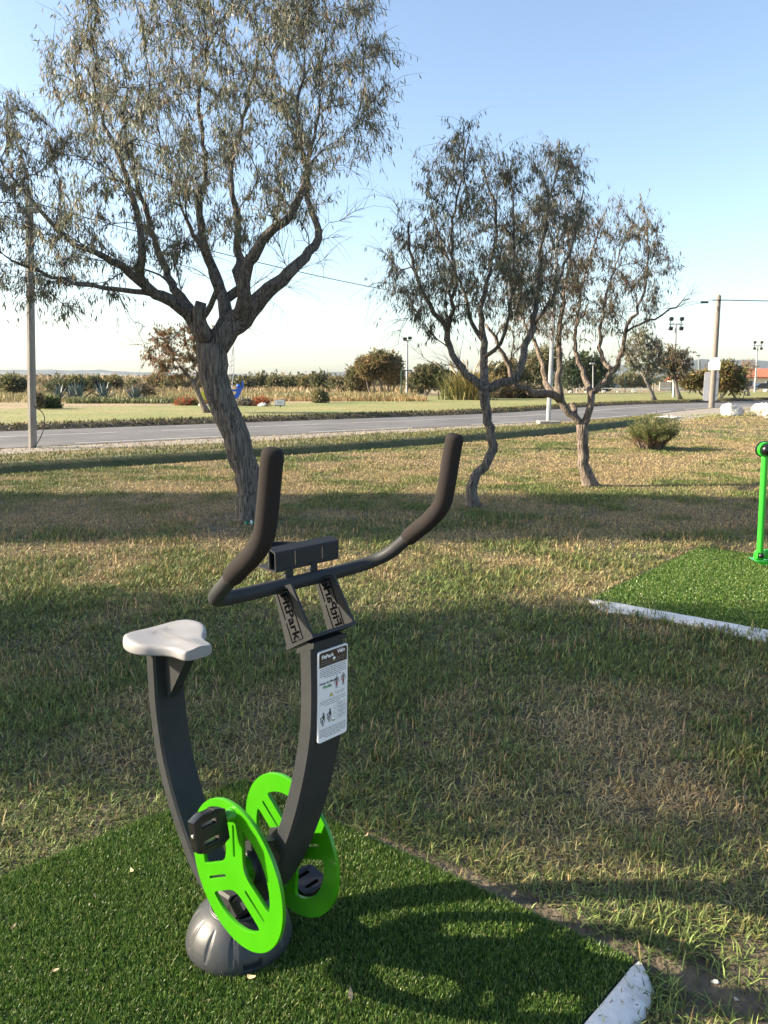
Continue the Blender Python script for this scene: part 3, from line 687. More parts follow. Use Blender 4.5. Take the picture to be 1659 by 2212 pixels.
tree('forked_tree', 'pale barked forked tree with a broken side limb, beside the lamp post', 'tree', 11.54, t3, c3, 290, 1.35, 110, (.088, .0135), [(.085, .09, .05), (.14, .13, .08), (.22, .18, .115), (.24, .13, .07)], 25, M_barkl, bare=b3, twigs=6, lpt=6, up=.35, tip=.0034, seg=20)

t4 = [[(449, 899, 9), (438, 875, 6.5), (428, 850, 6), (418, 825, 6)], [(418, 826, 4.5), (400, 805, 3.5), (380, 780, 2.5, .5), (360, 740, 1.5, .6)], [(420, 828, 4.5), (430, 800, 3.5, .3), (425, 760, 2.5, .5), (410, 720, 1.5, .6)], [(424, 838, 3.5), (440, 800, 3, -.4), (452, 760, 2, -.6), (455, 730, 1.2, -.6)]]
c4 = [(400, 692), (430, 690), (460, 720), (475, 760), (470, 800), (445, 815), (415, 800), (390, 825), (352, 812), (345, 790), (310, 775), (330, 740), (325, 715), (360, 715), (375, 700)]
tree('russet_tree', 'small leaning tree with reddish foliage on the far verge behind the leaning trunk', 'tree', 35.9, t4, c4, 150, 1.7, 60, (.17, .05), RUSSET, 35, M_barkl, twigs=4, lpt=9, up=.3, tip=.009, seg=8, step=.3)
t5 = [[(1414, 867, 6), (1408, 850, 4), (1400, 832, 3.8), (1392, 815, 3.5)], [(1393, 817, 3), (1380, 795, 2.2, .8), (1370, 770, 1.6, 1), (1362, 745, 1, 1)], [(1393, 817, 3), (1400, 790, 2.2, -.5), (1396, 755, 1.4, -.8), (1390, 725, .8, -1)], [(1397, 825, 2.5), (1418, 800, 2, .2), (1425, 770, 1, .2)]]
c5 = [(1375, 720), (1395, 712), (1415, 735), (1432, 750), (1438, 790), (1420, 815), (1385, 812), (1355, 800), (1340, 770), (1350, 740)]
tree('verge_tree', 'thin dark tree beyond the road, left one of the leaning pair at right', 'tree', 62, t5, c5, 120, 2.2, 45, (.26, .09), OLEA, 45, M_bark, group=None, twigs=4, lpt=9, tip=.016, seg=8, step=.5)
t6 = [[(1470, 862, 6), (1463, 845, 4), (1460, 825, 3.6), (1457, 812, 3.4)], [(1458, 814, 2.6), (1445, 795, 2, .8), (1435, 775, 1, .8)], [(1458, 814, 2.6), (1468, 795, 2, -.5), (1480, 775, 1, -.8)], [(1457, 812, 2.2), (1455, 790, 1.6), (1458, 765, 1)]]
c6 = [(1430, 770), (1445, 752), (1470, 756), (1488, 765), (1492, 790), (1480, 815), (1450, 818), (1425, 800)]
tree('verge_tree', 'thin brownish tree beyond the road, right one of the leaning pair near the road signs', 'tree', 66, t6, c6, 110, 2.0, 40, (.26, .09), [(.085, .092, .045), (.15, .13, .08), (.22, .15, .09), (.2, .12, .06)], 46, M_bark, group=None, twigs=4, lpt=9, tip=.016, seg=8, step=.5)

# trees standing left of the view; their shade falls across the lawn
def shade_tree(x, y, h, blobs, n, seed, label):
    r = np.random.default_rng(seed); root = thing('park_tree', (x, y, 0), label, 'tree')
    mb = MB(); mb.tube([(x, y, -.05), (x + .1, y + .05, h * .3), (x - .05, y, h * .55), (x, y, h * .85)], [.16, .12, .09, .03], 9, ridge=.05)
    for c, rad in blobs:
        mb.tube([(x, y, h * .35), ((x + c[0]) / 2, (y + c[1]) / 2, (h * .4 + c[2]) / 2 + .2), c], [.07, .05, .02], 6)
    mb.build('trunk', M_bark, root, smooth=180)
    P = []; tot = sum(np.prod(rad) for c, rad in blobs)
    for c, rad in blobs:
        m = int(n * np.prod(rad) / tot / 14); q = nrm(r.normal(size=(m, 3))) * (r.random((m, 1)) ** .45) * rad + c
        P.append(np.repeat(q, 14, 0) + r.normal(0, .10, (m * 14, 3)))
    P = np.concatenate(P); m = len(P); pal = np.array(OLEA); C = pal[r.choice(4, m)] * r.uniform(.7, 1.2, (m, 1))
    leaf_mesh('crown', P, r.normal(0, .6, (m, 3)) + [0, 0, -.7], .10 * r.uniform(.7, 1.3, m), .03 * r.uniform(.7, 1.2, m), C, M_leaf, root)
shade_tree(-13.5, 9.30, 8, [((-13.5, 9.30, 3.3), (1.8, 1.6, 1.0)), ((-13.5, 9.20, 4.6), (2.0, 1.75, 1.2)), ((-13.2, 9.20, 6.0), (2.0, 1.7, 1.3)), ((-13.8, 9.30, 7.5), (1.9, 1.6, 1.3))], 190000, 3, 'dense tree standing on the lawn left of the view, farthest of its row')
shade_tree(-9.2, 4.55, 5.6, [((-9.2, 4.55, 2.4), (1.2, .85, .6)), ((-9.2, 4.65, 3.2), (1.2, 1.0, .8)), ((-9.0, 4.15, 3.9), (1.3, 1.0, .7)), ((-9.4, 4.55, 4.9), (1.1, .9, .8))], 32000, 4, 'loose crowned tree standing on the lawn left of the view, middle of its row')
shade_tree(-7.0, 3.30, 4.9, [((-7.0, 3.28, 1.5), (1.1, .5, .5)), ((-7.0, 3.30, 2.3), (1.2, .6, .5)), ((-6.9, 3.40, 3.1), (1.1, .62, .55)), ((-7.1, 3.65, 4.0), (1.1, .55, .55)), ((-7.0, 3.75, 4.8), (1.0, .5, .5)), ((-7.0, 2.80, 3.5), (1.0, .36, .45)), ((-7.1, 2.75, 4.4), (1.0, .34, .45))], 19000, 5, 'small thin tree standing on the lawn left of the view, nearest of its row')

# ------------------------------------------------------------------ exercise bike (local frame: x across, -y forward, z up)
TH = math.radians(46)
bike = thing('exercise_bike', (-.322, 1.81, .014), 'dark grey outdoor exercise bike with two lime green pedal discs on the near turf mat', 'exercise bike', rz=TH)
Lc = lambda lat, f, h: np.array([lat, -f, h])
ZB = .014
def bar_path(P, w, d, name, m):                 # rectangular tube of width w (across) and depth d along a path of (f, h)
    P = catmull(np.array(P), 8); T = nrm(np.gradient(P, axis=0)); Nn = np.stack([-T[:, 1], T[:, 0]], 1)
    c = .007; sec = [(-w / 2 + c, d / 2), (w / 2 - c, d / 2), (w / 2, d / 2 - c), (w / 2, -d / 2 + c), (w / 2 - c, -d / 2), (-w / 2 + c, -d / 2), (-w / 2, -d / 2 + c), (-w / 2, d / 2 - c)]
    V = [Lc(a, *(P[i] + Nn[i] * b)) for i in range(len(P)) for a, b in sec]; k = len(sec)
    F = [(i * k + j, (i + 1) * k + j, (i + 1) * k + (j + 1) % k, i * k + (j + 1) % k) for i in range(len(P) - 1) for j in range(k)]
    F += [tuple(range(k)), tuple(reversed(range((len(P) - 1) * k, len(P) * k)))]
    mb = MB(); mb.add(V, F); return mb.build(name, m, bike, smooth=30)
z = lambda h: h - ZB
front = bar_path([(.247, z(1.022)), (.247, z(.90)), (.240, z(.80)), (.215, z(.69)), (.182, z(.585)), (.146, z(.495)), (.092, z(.385)), (.03, z(.285)), (-.05, z(.195)), (-.11, z(.125)), (-.135, z(.05))], .10, .05, 'front_post', M_steel)
rear = bar_path([(-.480, z(.824)), (-.480, z(.72)), (-.477, z(.62)), (-.452, z(.475)), (-.398, z(.347)), (-.333, z(.245)), (-.272, z(.178)), (-.205, z(.152)), (-.10, z(.16))], .10, .05, 'seat_post', M_steel)
# seat
def seat():
    half = np.array([(0, -.585), (.07, -.582), (.118, -.562), (.136, -.51), (.136, -.45), (.118, -.405), (.092, -.375), (.066, -.335), (.056, -.30), (.054, -.258), (.042, -.242), (0, -.240)])
    out = np.vstack([half, np.c_[-half[-2:0:-1, 0], half[-2:0:-1, 1]]]); out = chaikin(out, 2); out = np.array([0, -.425]) + (out - [0, -.425]) * [.90, .79]
    c = np.array([0, -.44]); V = []; m = len(out)
    def top(a, f):
        dish = .010 * (np.clip(np.abs(a) / .13, 0, 1) ** 2) * (1 - sstep(-.46, -.36, f)) - .006 * np.exp(-((f + .46) / .07) ** 2) * np.exp(-(a / .07) ** 2)
        return z(.858) + dish - .004 * sstep(-.38, -.22, f) + .008 * np.exp(-(a / .03) ** 2) * sstep(-.42, -.34, f)
    def ring(sc, h=None, dz=0):
        for a, f in out:
            # inset by scaling towards the spine of the saddle
            sp = np.array([0, np.clip(f, -.53, -.27)]); q = sp + (np.array([a, f]) - sp) * sc
            V.append(Lc(q[0], q[1], (top(q[0], q[1]) + dz) if h is None else h))
    ring(.90, z(.828)); ring(.985, z(.829)); ring(1.0, z(.834)); ring(1.0, z(.846)); ring(.985, None, -.008); ring(.95, None, -.002)
    for sc in (.88, .78, .62, .45, .28, .1): ring(sc, None, 0)
    R = 12; F = [(i * m + j, i * m + (j + 1) % m, (i + 1) * m + (j + 1) % m, (i + 1) * m + j) for i in range(R - 1) for j in range(m)]
    F += [tuple(reversed(range(m))), tuple(range((R - 1) * m, R * m))]
    mb = MB(); mb.add(V, F); o = mb.build('seat', M_seat, bike, smooth=70)
    vs, fs = text_geo('FitPark', .020, bold=.0004); mb = MB()
    q = [(-x, y) for x, y in vs]
    mb.add([Lc(x, -.505 + y, top(x, -.505 + y) + .0008) for x, y in vs], fs)
    for y0 in (-.519, -.491): mb.add([Lc(a, y0 + b, top(a, y0 + b) + .0008) for a, b in ((-.036, -.0008), (.036, -.0008), (.036, .0008), (-.036, .0008))], [(0, 1, 2, 3)])
    mb.build('seat_lettering', M_inkgrey, o)
    return o
seat()
mb = MB(); mb.box(Lc(0, -.43, z(.827)), (.10, .17, .008)); mb.build('seat_plate', M_steel, bike)
mb = MB()
mb.prism([(-.458, z(.816)), (-.330, z(.816)), (-.340, z(.80)), (-.440, z(.665)), (-.456, z(.66))], lambda f, h, t: Lc(t, f, h), -.016, -.010)
mb.prism([(-.458, z(.816)), (-.330, z(.816)), (-.340, z(.80)), (-.440, z(.665)), (-.456, z(.66))], lambda f, h, t: Lc(t, f, h), .010, .016)
mb.prism([(-.349, z(.798)), (-.340, z(.80)), (-.440, z(.662)), (-.448, z(.662))], lambda f, h, t: Lc(t, f, h), -.010, .010)
mb.build('seat_gusset', M_steel, bike)
# stem bracket: two plates, base plate; flat near-black letters paint the shade of cut-through openings
PL = np.array([(.186, z(.996)), (.276, z(1.046)), (.206, z(1.150)), (.140, z(1.126))])
for lat in (-.052, .076):
    mb = MB(); mb.prism(PL.tolist(), lambda f, h, t: Lc(t, f, h), lat - .003, lat + .003); sp = mb.build('stem_plate', M_steel, bike, smooth=30)
    cen = PL.mean(0) + np.array([0.0, -.006]); d1 = nrm((PL[0] + PL[1]) / 2 - (PL[2] + PL[3]) / 2); d2 = np.array([-d1[1], d1[0]])
    if lat > 0: d1 = -d1
    mb = MB(); vs, fs = text_geo('FitPark', .039, bold=.0009)
    for off in (-.0036, .0036):
        f2 = lambda x, y: Lc(lat + off, *(cen + d1 * x + d2 * y))
        mb.add([f2(x, y) for x, y in vs], fs)
        for seg_ in ([(-.061, -.002), (-.061, -.024), (.004, -.024), (.004, -.0205), (-.0575, -.0205), (-.0575, -.002)], [(.012, -.024), (.061, -.024), (.061, -.004), (.0575, -.004), (.0575, -.0205), (.012, -.0205)],
                     [(.061, .002), (.061, .022), (-.004, .022), (-.004, .0185), (.0575, .0185), (.0575, .002)], [(-.012, .022), (-.061, .022), (-.061, .004), (-.0575, .004), (-.0575, .0185), (-.012, .0185)]):
            mb.add([f2(x, y) for x, y in seg_], [tuple(range(6))])
    mb.build('painted_cutouts', M_letter, sp)
mb = MB(); e = nrm(PL[1] - PL[0]); nn_ = np.array([-e[1], e[0]])
mb.prism([tuple(PL[0] - e * .004), tuple(PL[1] + e * .002), tuple(PL[1] + e * .002 - nn_ * .008), tuple(PL[0] - e * .004 - nn_ * .008)], lambda f, h, t: Lc(t, f, h), -.056, .080)
mb.prism([(.216, z(1.00)), (.278, z(1.026)), (.276, z(1.012)), (.216, z(.985))], lambda f, h, t: Lc(t, f, h), -.0505, .0510)
mb.build('stem_base', M_steel, bike, smooth=30)
# handlebar and grips
hb = [(0, .162, 1.136), (.10, .162, 1.136), (.19, .163, 1.138), (.235, .180, 1.148), (.256, .222, 1.174), (.260, .280, 1.221), (.261, .340, 1.267), (.261, .388, 1.320), (.261, .404, 1.385), (.261, .418, 1.472)]
hbp = catmull(np.array([(-a, f, z(h)) for a, f, h in hb[::-1]] + [(a, f, z(h)) for a, f, h in hb[1:]]), 6)
mb = MB(); mb.tube([Lc(*p) for p in hbp], .0165, 18); bar = mb.build('handlebar', M_steel, bike, smooth=60)
for sg in (-1, 1):
    gp = catmull(np.array([(sg * .2605, .278, z(1.219)), (sg * .261, .310, z(1.245)), (sg * .261, .340, z(1.267)), (sg * .261, .370, z(1.295)), (sg * .261, .390, z(1.325)), (sg * .261, .402, z(1.375)), (sg * .261, .412, z(1.43)), (sg * .261, .4195, z(1.466))]), 6)
    e0 = gp[-1]; ed = nrm(gp[-1] - gp[-3]); gp = np.vstack([gp] + [e0 + ed * q for q in (.004, .009, .013, .016, .018, .019, .0195)])
    rr = np.full(len(gp), .0213); rr[0] = .0200; rr[-7:] = [.0211, .0204, .0190, .0168, .0135, .0085, .002]
    mb = MB(); mb.tube([Lc(*p) for p in gp], rr, 24); mb.build('grip', M_foam, bar, smooth=180)
# phone holder
mb = MB(); hw0, hw1 = -.056, .142
prof_h = [(.150, 1.166), (.153, 1.166), (.153, 1.211), (.150, 1.214), (.126, 1.222), (.126, 1.219), (.149, 1.2105), (.150, 1.208)]
mb.prism([(f, z(h)) for f, h in prof_h], lambda f, h, t: Lc(t, f, h), hw0, hw1)
ho = mb.build('phone_holder', M_steel, bike)
mb = MB(); arc = [(.128 - .055 * math.sin(a), a) for a in np.linspace(0, math.pi, 9)]
top_pts = [Lc(hw0 + .002 + .09 * k / 8, .126 - .048 * math.sin(math.pi * k / 8), z(1.2215)) for k in range(9)]
bot_pts = [p - np.array([0, 0, .052]) for p in top_pts]
V = top_pts + bot_pts + [p + np.array([0, -.004, 0]) for p in top_pts] + [p + np.array([0, -.004, 0]) for p in bot_pts]
F = []
for k in range(8): F += [(k, k + 1, 9 + k + 1, 9 + k), (18 + k, 27 + k, 28 + k, 19 + k), (k, 18 + k, 19 + k, k + 1), (9 + k, 10 + k, 28 + k, 27 + k)]
mb.add(V, F); mb.prism([(.15, z(1.166)), (.15, z(1.169)), (.08, z(1.172)), (.08, z(1.169))], lambda f, h, t: Lc(t, f, h), hw0, hw0 + .085)
mb.build('holder_back', M_steel, ho, smooth=50)
for lat, l0 in ((.002, .034), (.087, .030)):
    mb = MB(); mb.prism([(lat - .0008, z(1.176)), (lat + .0008, z(1.176)), (lat + .0008, z(1.176) + l0), (lat - .0008, z(1.176) + l0)], lambda a, h, t: Lc(a, t, h), .1532, .1536); mb.build('slot', M_chrome, ho)
for lat in (-.018, .058):
    mb = MB(); mb.box(Lc(lat, .156, z(1.159)), (.020, .003, .026)); mb.box(Lc(lat, .150, z(1.153)), (.020, .014, .003)); t_ = mb.build('holder_bracket', M_steel, bike)
    mb = MB(); mb.lathe([(.006, 0), (.006, .006), (.002, .008)], Lc(lat - .006, .150, z(1.152)), 10); mb.build('bolt', M_chrome, t_, smooth=50)
# info sign on the front of the post
sg0 = np.array([.2772, z(1.000)]); sg1 = np.array([.2705, z(.776)]); sd_ = nrm(sg1 - sg0); sh_ = np.linalg.norm(sg1 - sg0); sn_ = np.array([sd_[1] * -1, sd_[0]])
SL, SW_ = -.038, .091
def SG(x, y, o=0.0):                              # x 0..1 across, y 0..1 down
    p = sg0 + sd_ * y * sh_ + np.array([1, 0]) * o
    return Lc(SL + x * SW_, p[0], p[1])
rr_ = []
asp = SW_ / sh_
for cx, cy, a0 in ((.93, .07 * asp, -90), (.93, 1 - .07 * asp, 0), (.07, 1 - .07 * asp, 90), (.07, .07 * asp, 180)):
    for q in range(5): a = math.radians(a0 + q * 22.5); rr_.append((cx + .07 * math.cos(a), cy + .07 * asp * math.sin(a)))
mb = MB(); mb.prism(rr_, lambda x, y, t: SG(x, y, t), -.003, .0015); sign = mb.build('info_sign', M_signw, bike)
def sflat(polys, m, name, o=.0019):
    mb = MB()
    for p in polys: mb.add([SG(x, y, o) for x, y in p], [tuple(range(len(p)))])
    return mb.build(name, m, sign)
def rect(x0, y0, x1, y1): return [(x0, y0), (x0, y1), (x1, y1), (x1, y0)]
hd = [p for p in rr_ if p[1] < .1]
sflat([[(.03, .03), (.03, .175), (.97, .175), (.97, .03), (.92, .015), (.08, .015)]], M_signbrown, 'sign_header')
def stext(txt, x, y, size, m, name, o=.0024, bold=.0, al='CENTER'):
    vs, fs = text_geo(txt, size, al, bold); mb = MB()
    mb.add([SG(x + a / SW_, y - b / sh_, o) for a, b in vs], fs); mb.build(name, m, sign)
stext('FitPark', .30, .068, .0128, M_signw, 'sign_lettering', bold=.0005)
stext('V\u00e9lo', .76, .052, .0130, M_signw, 'sign_lettering', bold=.0004)
stext('Niveau de difficult\u00e9', .33, .352, .0068, M_ink, 'sign_lettering', bold=.0002)
stext('Facile', .30, .395, .0115, M_inkgreen, 'sign_lettering', bold=.0003)
r_ = np.random.default_rng(2); words = []; words2 = []
def para(x0, x1, y0, y1, nl, th, dst):
    for i in range(nl):
        y = y0 + (y1 - y0) * i / max(1, nl - 1); x = x0 + (0 if i < nl - 1 else .2 * (x1 - x0))
        xe = x1 if i < nl - 1 else x1 - .2 * (x1 - x0)
        while x < xe - .02:
            w = min(r_.uniform(.03, .12), xe - x); dst.append(rect(x, y - th, x + w, y + th)); x += w + .02
para(.06, .94, .195, .295, 6, .0042, words); para(.05, .95, .555, .60, 3, .0035, words); para(.55, .93, .495, .515, 2, .0035, words); para(.05, .95, .865, .955, 6, .0036, words); para(.62, .92, .625, .64, 2, .003, words)
para(.08, .9, .115, .165, 3, .003, words2); words2 += []
for i, y in enumerate((.665, .715, .765)):
    para(.69, .92, y, y + .025, 3, .0025, words); para(.55, .63, y + .012, y + .012, 1, .003, words)
sflat(words, M_inkgrey, 'sign_small_print'); sflat(words2, M_inkgrey, 'sign_small_print', .0024)
lines = [rect(.03, .540, .97, .5415), rect(.03, .853, .97, .8545)] + [rect(.53, y, .95, y + .0018) for y in (.65, .703, .753, .803)] + [rect(x, .65, x + .006, .805) for x in (.53, .66, .944)]
sflat(lines, M_inkgrey, 'sign_rules', .0021)
def person_icon(cx, cy, s, m1, red):
    P = []
    ring = lambda x, y, r_: [(cx + s * (x + r_ * math.cos(a)), cy + s * asp * (y + r_ * math.sin(a))) for a in np.linspace(0, 2 * math.pi, 12, endpoint=False)][::-1]
    def limb(pts, w0, w1):
        pts = np.array(pts); d = pts[1] - pts[0]; q = nrm(np.array([-d[1], d[0]])); c = [pts[0] + q * w0, pts[1] + q * w1, pts[1] - q * w1, pts[0] - q * w0]; return [(cx + s * a, cy + s * asp * b) for a, b in c]
    P = [ring(0, -.86, .13), limb([(0, -.7), (0, .02)], .26, .18), limb([(-.25, -.62), (-.48, .15)], .08, .05), limb([(.25, -.62), (.48, .15)], .08, .05), limb([(-.1, .5), (-.13, 1.05)], .085, .05), limb([(.1, .5), (.13, 1.05)], .085, .05)]
    sflat(P, m1, 'sign_figure', .0021); sflat([limb([(-.1, 0), (-.1, .5)], .10, .085), limb([(.1, 0), (.1, .5)], .10, .085)], red, 'sign_figure', .0023)
person_icon(.62, .385, .17, M_inkgrey, M_inkred); person_icon(.85, .375, .17, M_inkgrey, M_inkred)
sflat([[(.44, .478), (.37, .52), (.51, .52)]], M_ink, 'warning_triangle', .0021); sflat([[(.44, .485), (.385, .517), (.495, .517)]], M_inkyel, 'warning_triangle', .0023)
def rider(cx, cy, s):
    def limb(pts, w):
        out = []
        for a, b in zip(pts[:-1], pts[1:]):
            a = np.array(a); b = np.array(b); d = b - a; q = nrm(np.array([-d[1], d[0]])) * w; out.append([(cx + s * x, cy + s * asp * y) for x, y in (a + q, b + q, b - q, a - q)])
        return out
    P = [[(cx + s * (.05 + .17 * math.cos(a)), cy + s * asp * (-.9 + .17 * math.sin(a))) for a in np.linspace(0, 6.28, 12, endpoint=False)][::-1]]
    P += limb([(.05, -.7), (.12, 0)], .19) + limb([(0, -.6), (-.32, -.25), (-.6, -.3)], .07) + limb([(.1, .0), (-.25, .15), (-.1, .55)], .1) + limb([(.32, 0), (.2, .6), (-.1, .75), (-.4, .6), (-.58, -.35)], .055) + limb([(-.1, .75), (-.1, 1.0)], .07) + limb([(-.35, 1.03), (.15, 1.03)], .05)
    sflat(P, M_ink, 'rider_pictogram', .0021)
rider(.17, .745, .165); rider(.39, .725, .165)
for x, y in ((.52, .118), (.505, .79)):
    mb = MB(); mb.lathe([(.0048, 0), (.0048, .0012), (.003, .0024), (.0008, .0028)], SG(x, y, .0016), 12, axis=(0, -1, 0)); mb.build('rivet', M_chrome, sign, smooth=50)
# pedal discs, hub, pedals
HC = .335 - ZB; R0 = .200
def pol(r, a): return (r * math.cos(a), r * math.sin(a))
def disc_splines(rot):
    out = [[pol(R0, a) for a in np.linspace(0, 2 * math.pi, 72, endpoint=False)]]
    for k in range(3):
        a0 = rot + k * 2 * math.pi / 3; b = a0 + math.pi / 3           # bisector between spokes
        w = .038; d = math.asin(w / .148); rs = .148
        arc = [pol(rs, a) for a in np.linspace(a0 + d, a0 + 2 * math.pi / 3 - d, 15)]
        inner = [pol(.062, b + .42), pol(.050, b), pol(.062, b - .42)]
        mid1 = np.array(pol(.11, a0 + 2 * math.pi / 3 - math.asin(w / .11))); mid2 = np.array(pol(.11, a0 + math.asin(w / .11)))
        out.append(chaikin(np.array(arc + [tuple(mid1)] + inner + [tuple(mid2)]), 2)[::-1].tolist())
        s0, s1, sw = .054, .138, .0042
        ca, sa = math.cos(a0), math.sin(a0); pts = []
        for q in np.linspace(-math.pi / 2, math.pi / 2, 5): pts.append((s1 + sw * math.cos(q), sw * math.sin(q)))
        for q in np.linspace(math.pi / 2, 1.5 * math.pi, 5): pts.append((s0 + sw * math.cos(q), sw * math.sin(q)))
        out.append([(x * ca - y * sa, x * sa + y * ca) for x, y in pts][::-1])
    return out
def disc(lat, sg, rot, pedal_tilt):
    vs, fs = flat_plate(disc_splines(rot), .009); mb = MB()
    mb.add([Lc(lat + t, a, HC + b) for a, b, t in vs], fs); d = mb.build('pedal_disc', M_green, bike, smooth=35)
    ca = np.array([math.cos(rot), math.sin(rot)]) * .172
    # boss and pedal
    mb = MB(); mb.lathe([(.020, 0), (.019, .010), (.015, .018), (.0125, .022), (.0125, .045)], Lc(lat, ca[0], HC + ca[1]), 20, axis=(sg, 0, 0)); mb.build('pedal_boss', M_green, d, smooth=50)
    mb = MB(); mb.lathe([(.030, 0), (.030, .032), (.022, .040)], Lc(lat + (-sg) * .0, 0, HC), 24, axis=(-sg, 0, 0)); mb.build('disc_hub', M_green, d, smooth=50)
    pc = np.array([lat + sg * .076, ca[0], HC + ca[1] - .010 * (sg < 0)])
    R = np.array(Matrix.Rotation(pedal_tilt, 3, 'X'))
    hl, hw, ht = .046, .050, .014
    out = [(-hl, -hw * .75), (-hl * .6, -hw * .93), (-hl * .3, -hw * .99), (-hl * .28, -hw * .94), (hl * .28, -hw * .94), (hl * .3, -hw * .99), (hl * .6, -hw * .93), (hl, -hw * .75), (hl, hw * .75), (hl * .6, hw * .93), (hl * .3, hw * .99), (hl * .28, hw * .94), (-hl * .28, hw * .94), (-hl * .3, hw * .99), (-hl * .6, hw * .93), (-hl, hw * .75)]
    def rs(y, x0, x1): return [(x0, y - .006), (x1, y - .006), (x1 + .004, y), (x1, y + .006), (x0, y + .006), (x0 - .004, y)][::-1]
    vs, fs = flat_plate([out, rs(-.022, -.024, .018), rs(.022, -.024, .018)], 2 * ht); mb = MB()
    V = np.array([(a, b, t) for a, b, t in vs]) @ R.T + Lc(*pc)
    mb.add(V, fs)
    for y in (-.037, .037): mb.box(Lc(*pc) + R @ np.array([0, y, 0]), (.082, .006, 2 * ht + .005), R)
    mb.box(Lc(*pc) + R @ np.array([0, 0, 0]), (.085, .022, 2 * ht + .002), R, .003)
    pe = mb.build('pedal', M_black, d, smooth=30)
    mb = MB(); mb.lathe([(.007, 0), (.007, .002), (.004, .004)], Lc(pc[0] + sg * hl, pc[1], pc[2]), 12, axis=(sg, 0, 0)); mb.build('pedal_bolt', M_chrome, pe, smooth=40)
    if sg < 0 or True:
        mb = MB(); mb.lathe([(.011, 0), (.011, .003), (.006, .004)], Lc(lat - sg * .0, 0, HC) + np.array([-sg * .0402, 0, 0]), 16, axis=(-sg, 0, 0))
disc(-.092, -1, math.radians(90), math.radians(78))
disc(.086, 1, math.radians(-96), math.radians(8))
mb = MB(); mb.lathe([(.047, -.055), (.047, .055)], Lc(.0, 0, HC), 28, axis=(1, 0, 0)); mb.lathe([(.016, -.09), (.016, .096)], Lc(0, 0, HC), 16, axis=(1, 0, 0)); hub = mb.build('crank_hub', M_steel, bike, smooth=40)
for sx in (-.056, .056):
    mb = MB(); mb.lathe([(.038, -.004), (.038, .004)], Lc(sx, 0, HC), 28, axis=(1, 0, 0)); mb.build('hub_ring', M_chrome, hub, smooth=40)
mb = MB()
for lat in (-.043, .043): mb.prism([(-.04, HC - .05), (.06, HC - .03), (.13, HC + .10), (.10, HC + .12), (-.03, HC + .055)], lambda f, h, t: Lc(t, f, h), lat - .004, lat + .004)
mb.build('hub_bracket', M_steel, bike)
# dome cover at the foot
def cover():
    seg = 240; pr = [(.150, -.004), (.152, .010), (.151, .022), (.148, .034), (.142, .050), (.131, .070), (.116, .088), (.099, .102), (.087, .110), (.081, .1135), (.079, .118), (.075, .119), (.072, .112), (.072, .09)]
    dense = catmull(np.array(pr), 6); th = np.linspace(0, 2 * math.pi, seg, endpoint=False); V = []
    for r, h in dense:
        rr = np.full(seg, r)
        if .02 < h < .108 and r > .075:
            u = (h - .022) / .080
            prof_g = np.clip(4 * u * (1 - u), 0, 1)
            for k in range(12):
                a = (th - .3 - k * 2 * math.pi / 12 + math.pi) % (2 * math.pi) - math.pi; wdt = .0085 * prof_g + 1e-4
                rr -= .0050 * np.clip(1 - np.abs(a * r) / wdt, 0, 1) ** .8 * prof_g ** .5
        for q in (.9, .9 + math.pi): 
            a = (th - q + math.pi) % (2 * math.pi) - math.pi; rr -= .0018 * (np.abs(a) < .018) * (h < .117)
        a = (th - (-1.93) + math.pi) % (2 * math.pi) - math.pi
        rr -= .014 * ((np.abs(a) < .17) & (h > .020) & (h < .036) & (r > .14))
        V += [Lc(rr[k] * math.cos(th[k]), -.135 - rr[k] * math.sin(th[k]), h) for k in range(seg)]
    n = len(dense); F = [(i * seg + k, (i + 1) * seg + k, (i + 1) * seg + (k + 1) % seg, i * seg + (k + 1) % seg) for i in range(n - 1) for k in range(seg)]
    F = [f[::-1] for f in F]
    mb = MB(); mb.add(V, F); return mb.build('base_cover', M_cover, bike, smooth=32)
cv = cover()

# ------------------------------------------------------------------ green machine at the right edge
gp = G(1640, 1224); gx, gy = gp[0], gp[1]
mach = thing('air_walker', (gx + .9, gy + .1, .014), 'bright green swinging outdoor exercise machine cut off by the right edge', 'exercise machine')
J = AT(1653, 971, gy); K = AT(1641, 1199, gy)
mb = MB(); mb.tube([J, K], .027, 16); arm = mb.build('swing_arm', M_green2, mach, smooth=60)
mb = MB(); mb.lathe([(.065, -.03), (.065, .03)], J, 32, axis=(0, 1, 0)); pv = mb.build('pivot_disc', M_green2, mach, smooth=40)
mb = MB(); mb.lathe([(.072, .010), (.072, .031)], J, 32, axis=(0, 1, 0)); mb.build('pivot_collar', M_black, pv, smooth=40)
mb = MB(); mb.lathe([(.050, 0), (.048, .03), (.035, .044), (.01, .048)], J + np.array([0, -.03, 0]), 24, axis=(0, -1, 0)); mb.build('pivot_cap', M_black, pv, smooth=50)
mb = MB(); mb.box(K, (.105, .05, .095), bevel=.022); mb.box(K + np.array([.09, .035, 0]), (.10, .05, .09), bevel=.02); jt = mb.build('arm_joint', M_green2, mach, smooth=30)
mb = MB(); mb.lathe([(.024, 0), (.022, .016), (.012, .024)], K + np.array([0, -.025, 0]), 20, axis=(0, -1, 0)); mb.build('joint_cap', M_black, jt, smooth=50)
mb = MB(); mb.prism([(-.04, -.050), (.36, -.050), (.34, -.095), (.03, -.098)], lambda a, b, t: K + np.array([a, t, b]), -.035, .12); mb.build('foot_plate', M_green2, mach)
mb = MB(); mb.tube([J, J + np.array([.35, .25, 0]), J + np.array([.9, .3, .02])], .03, 14); mb.build('top_bar', M_green2, mach, smooth=60)
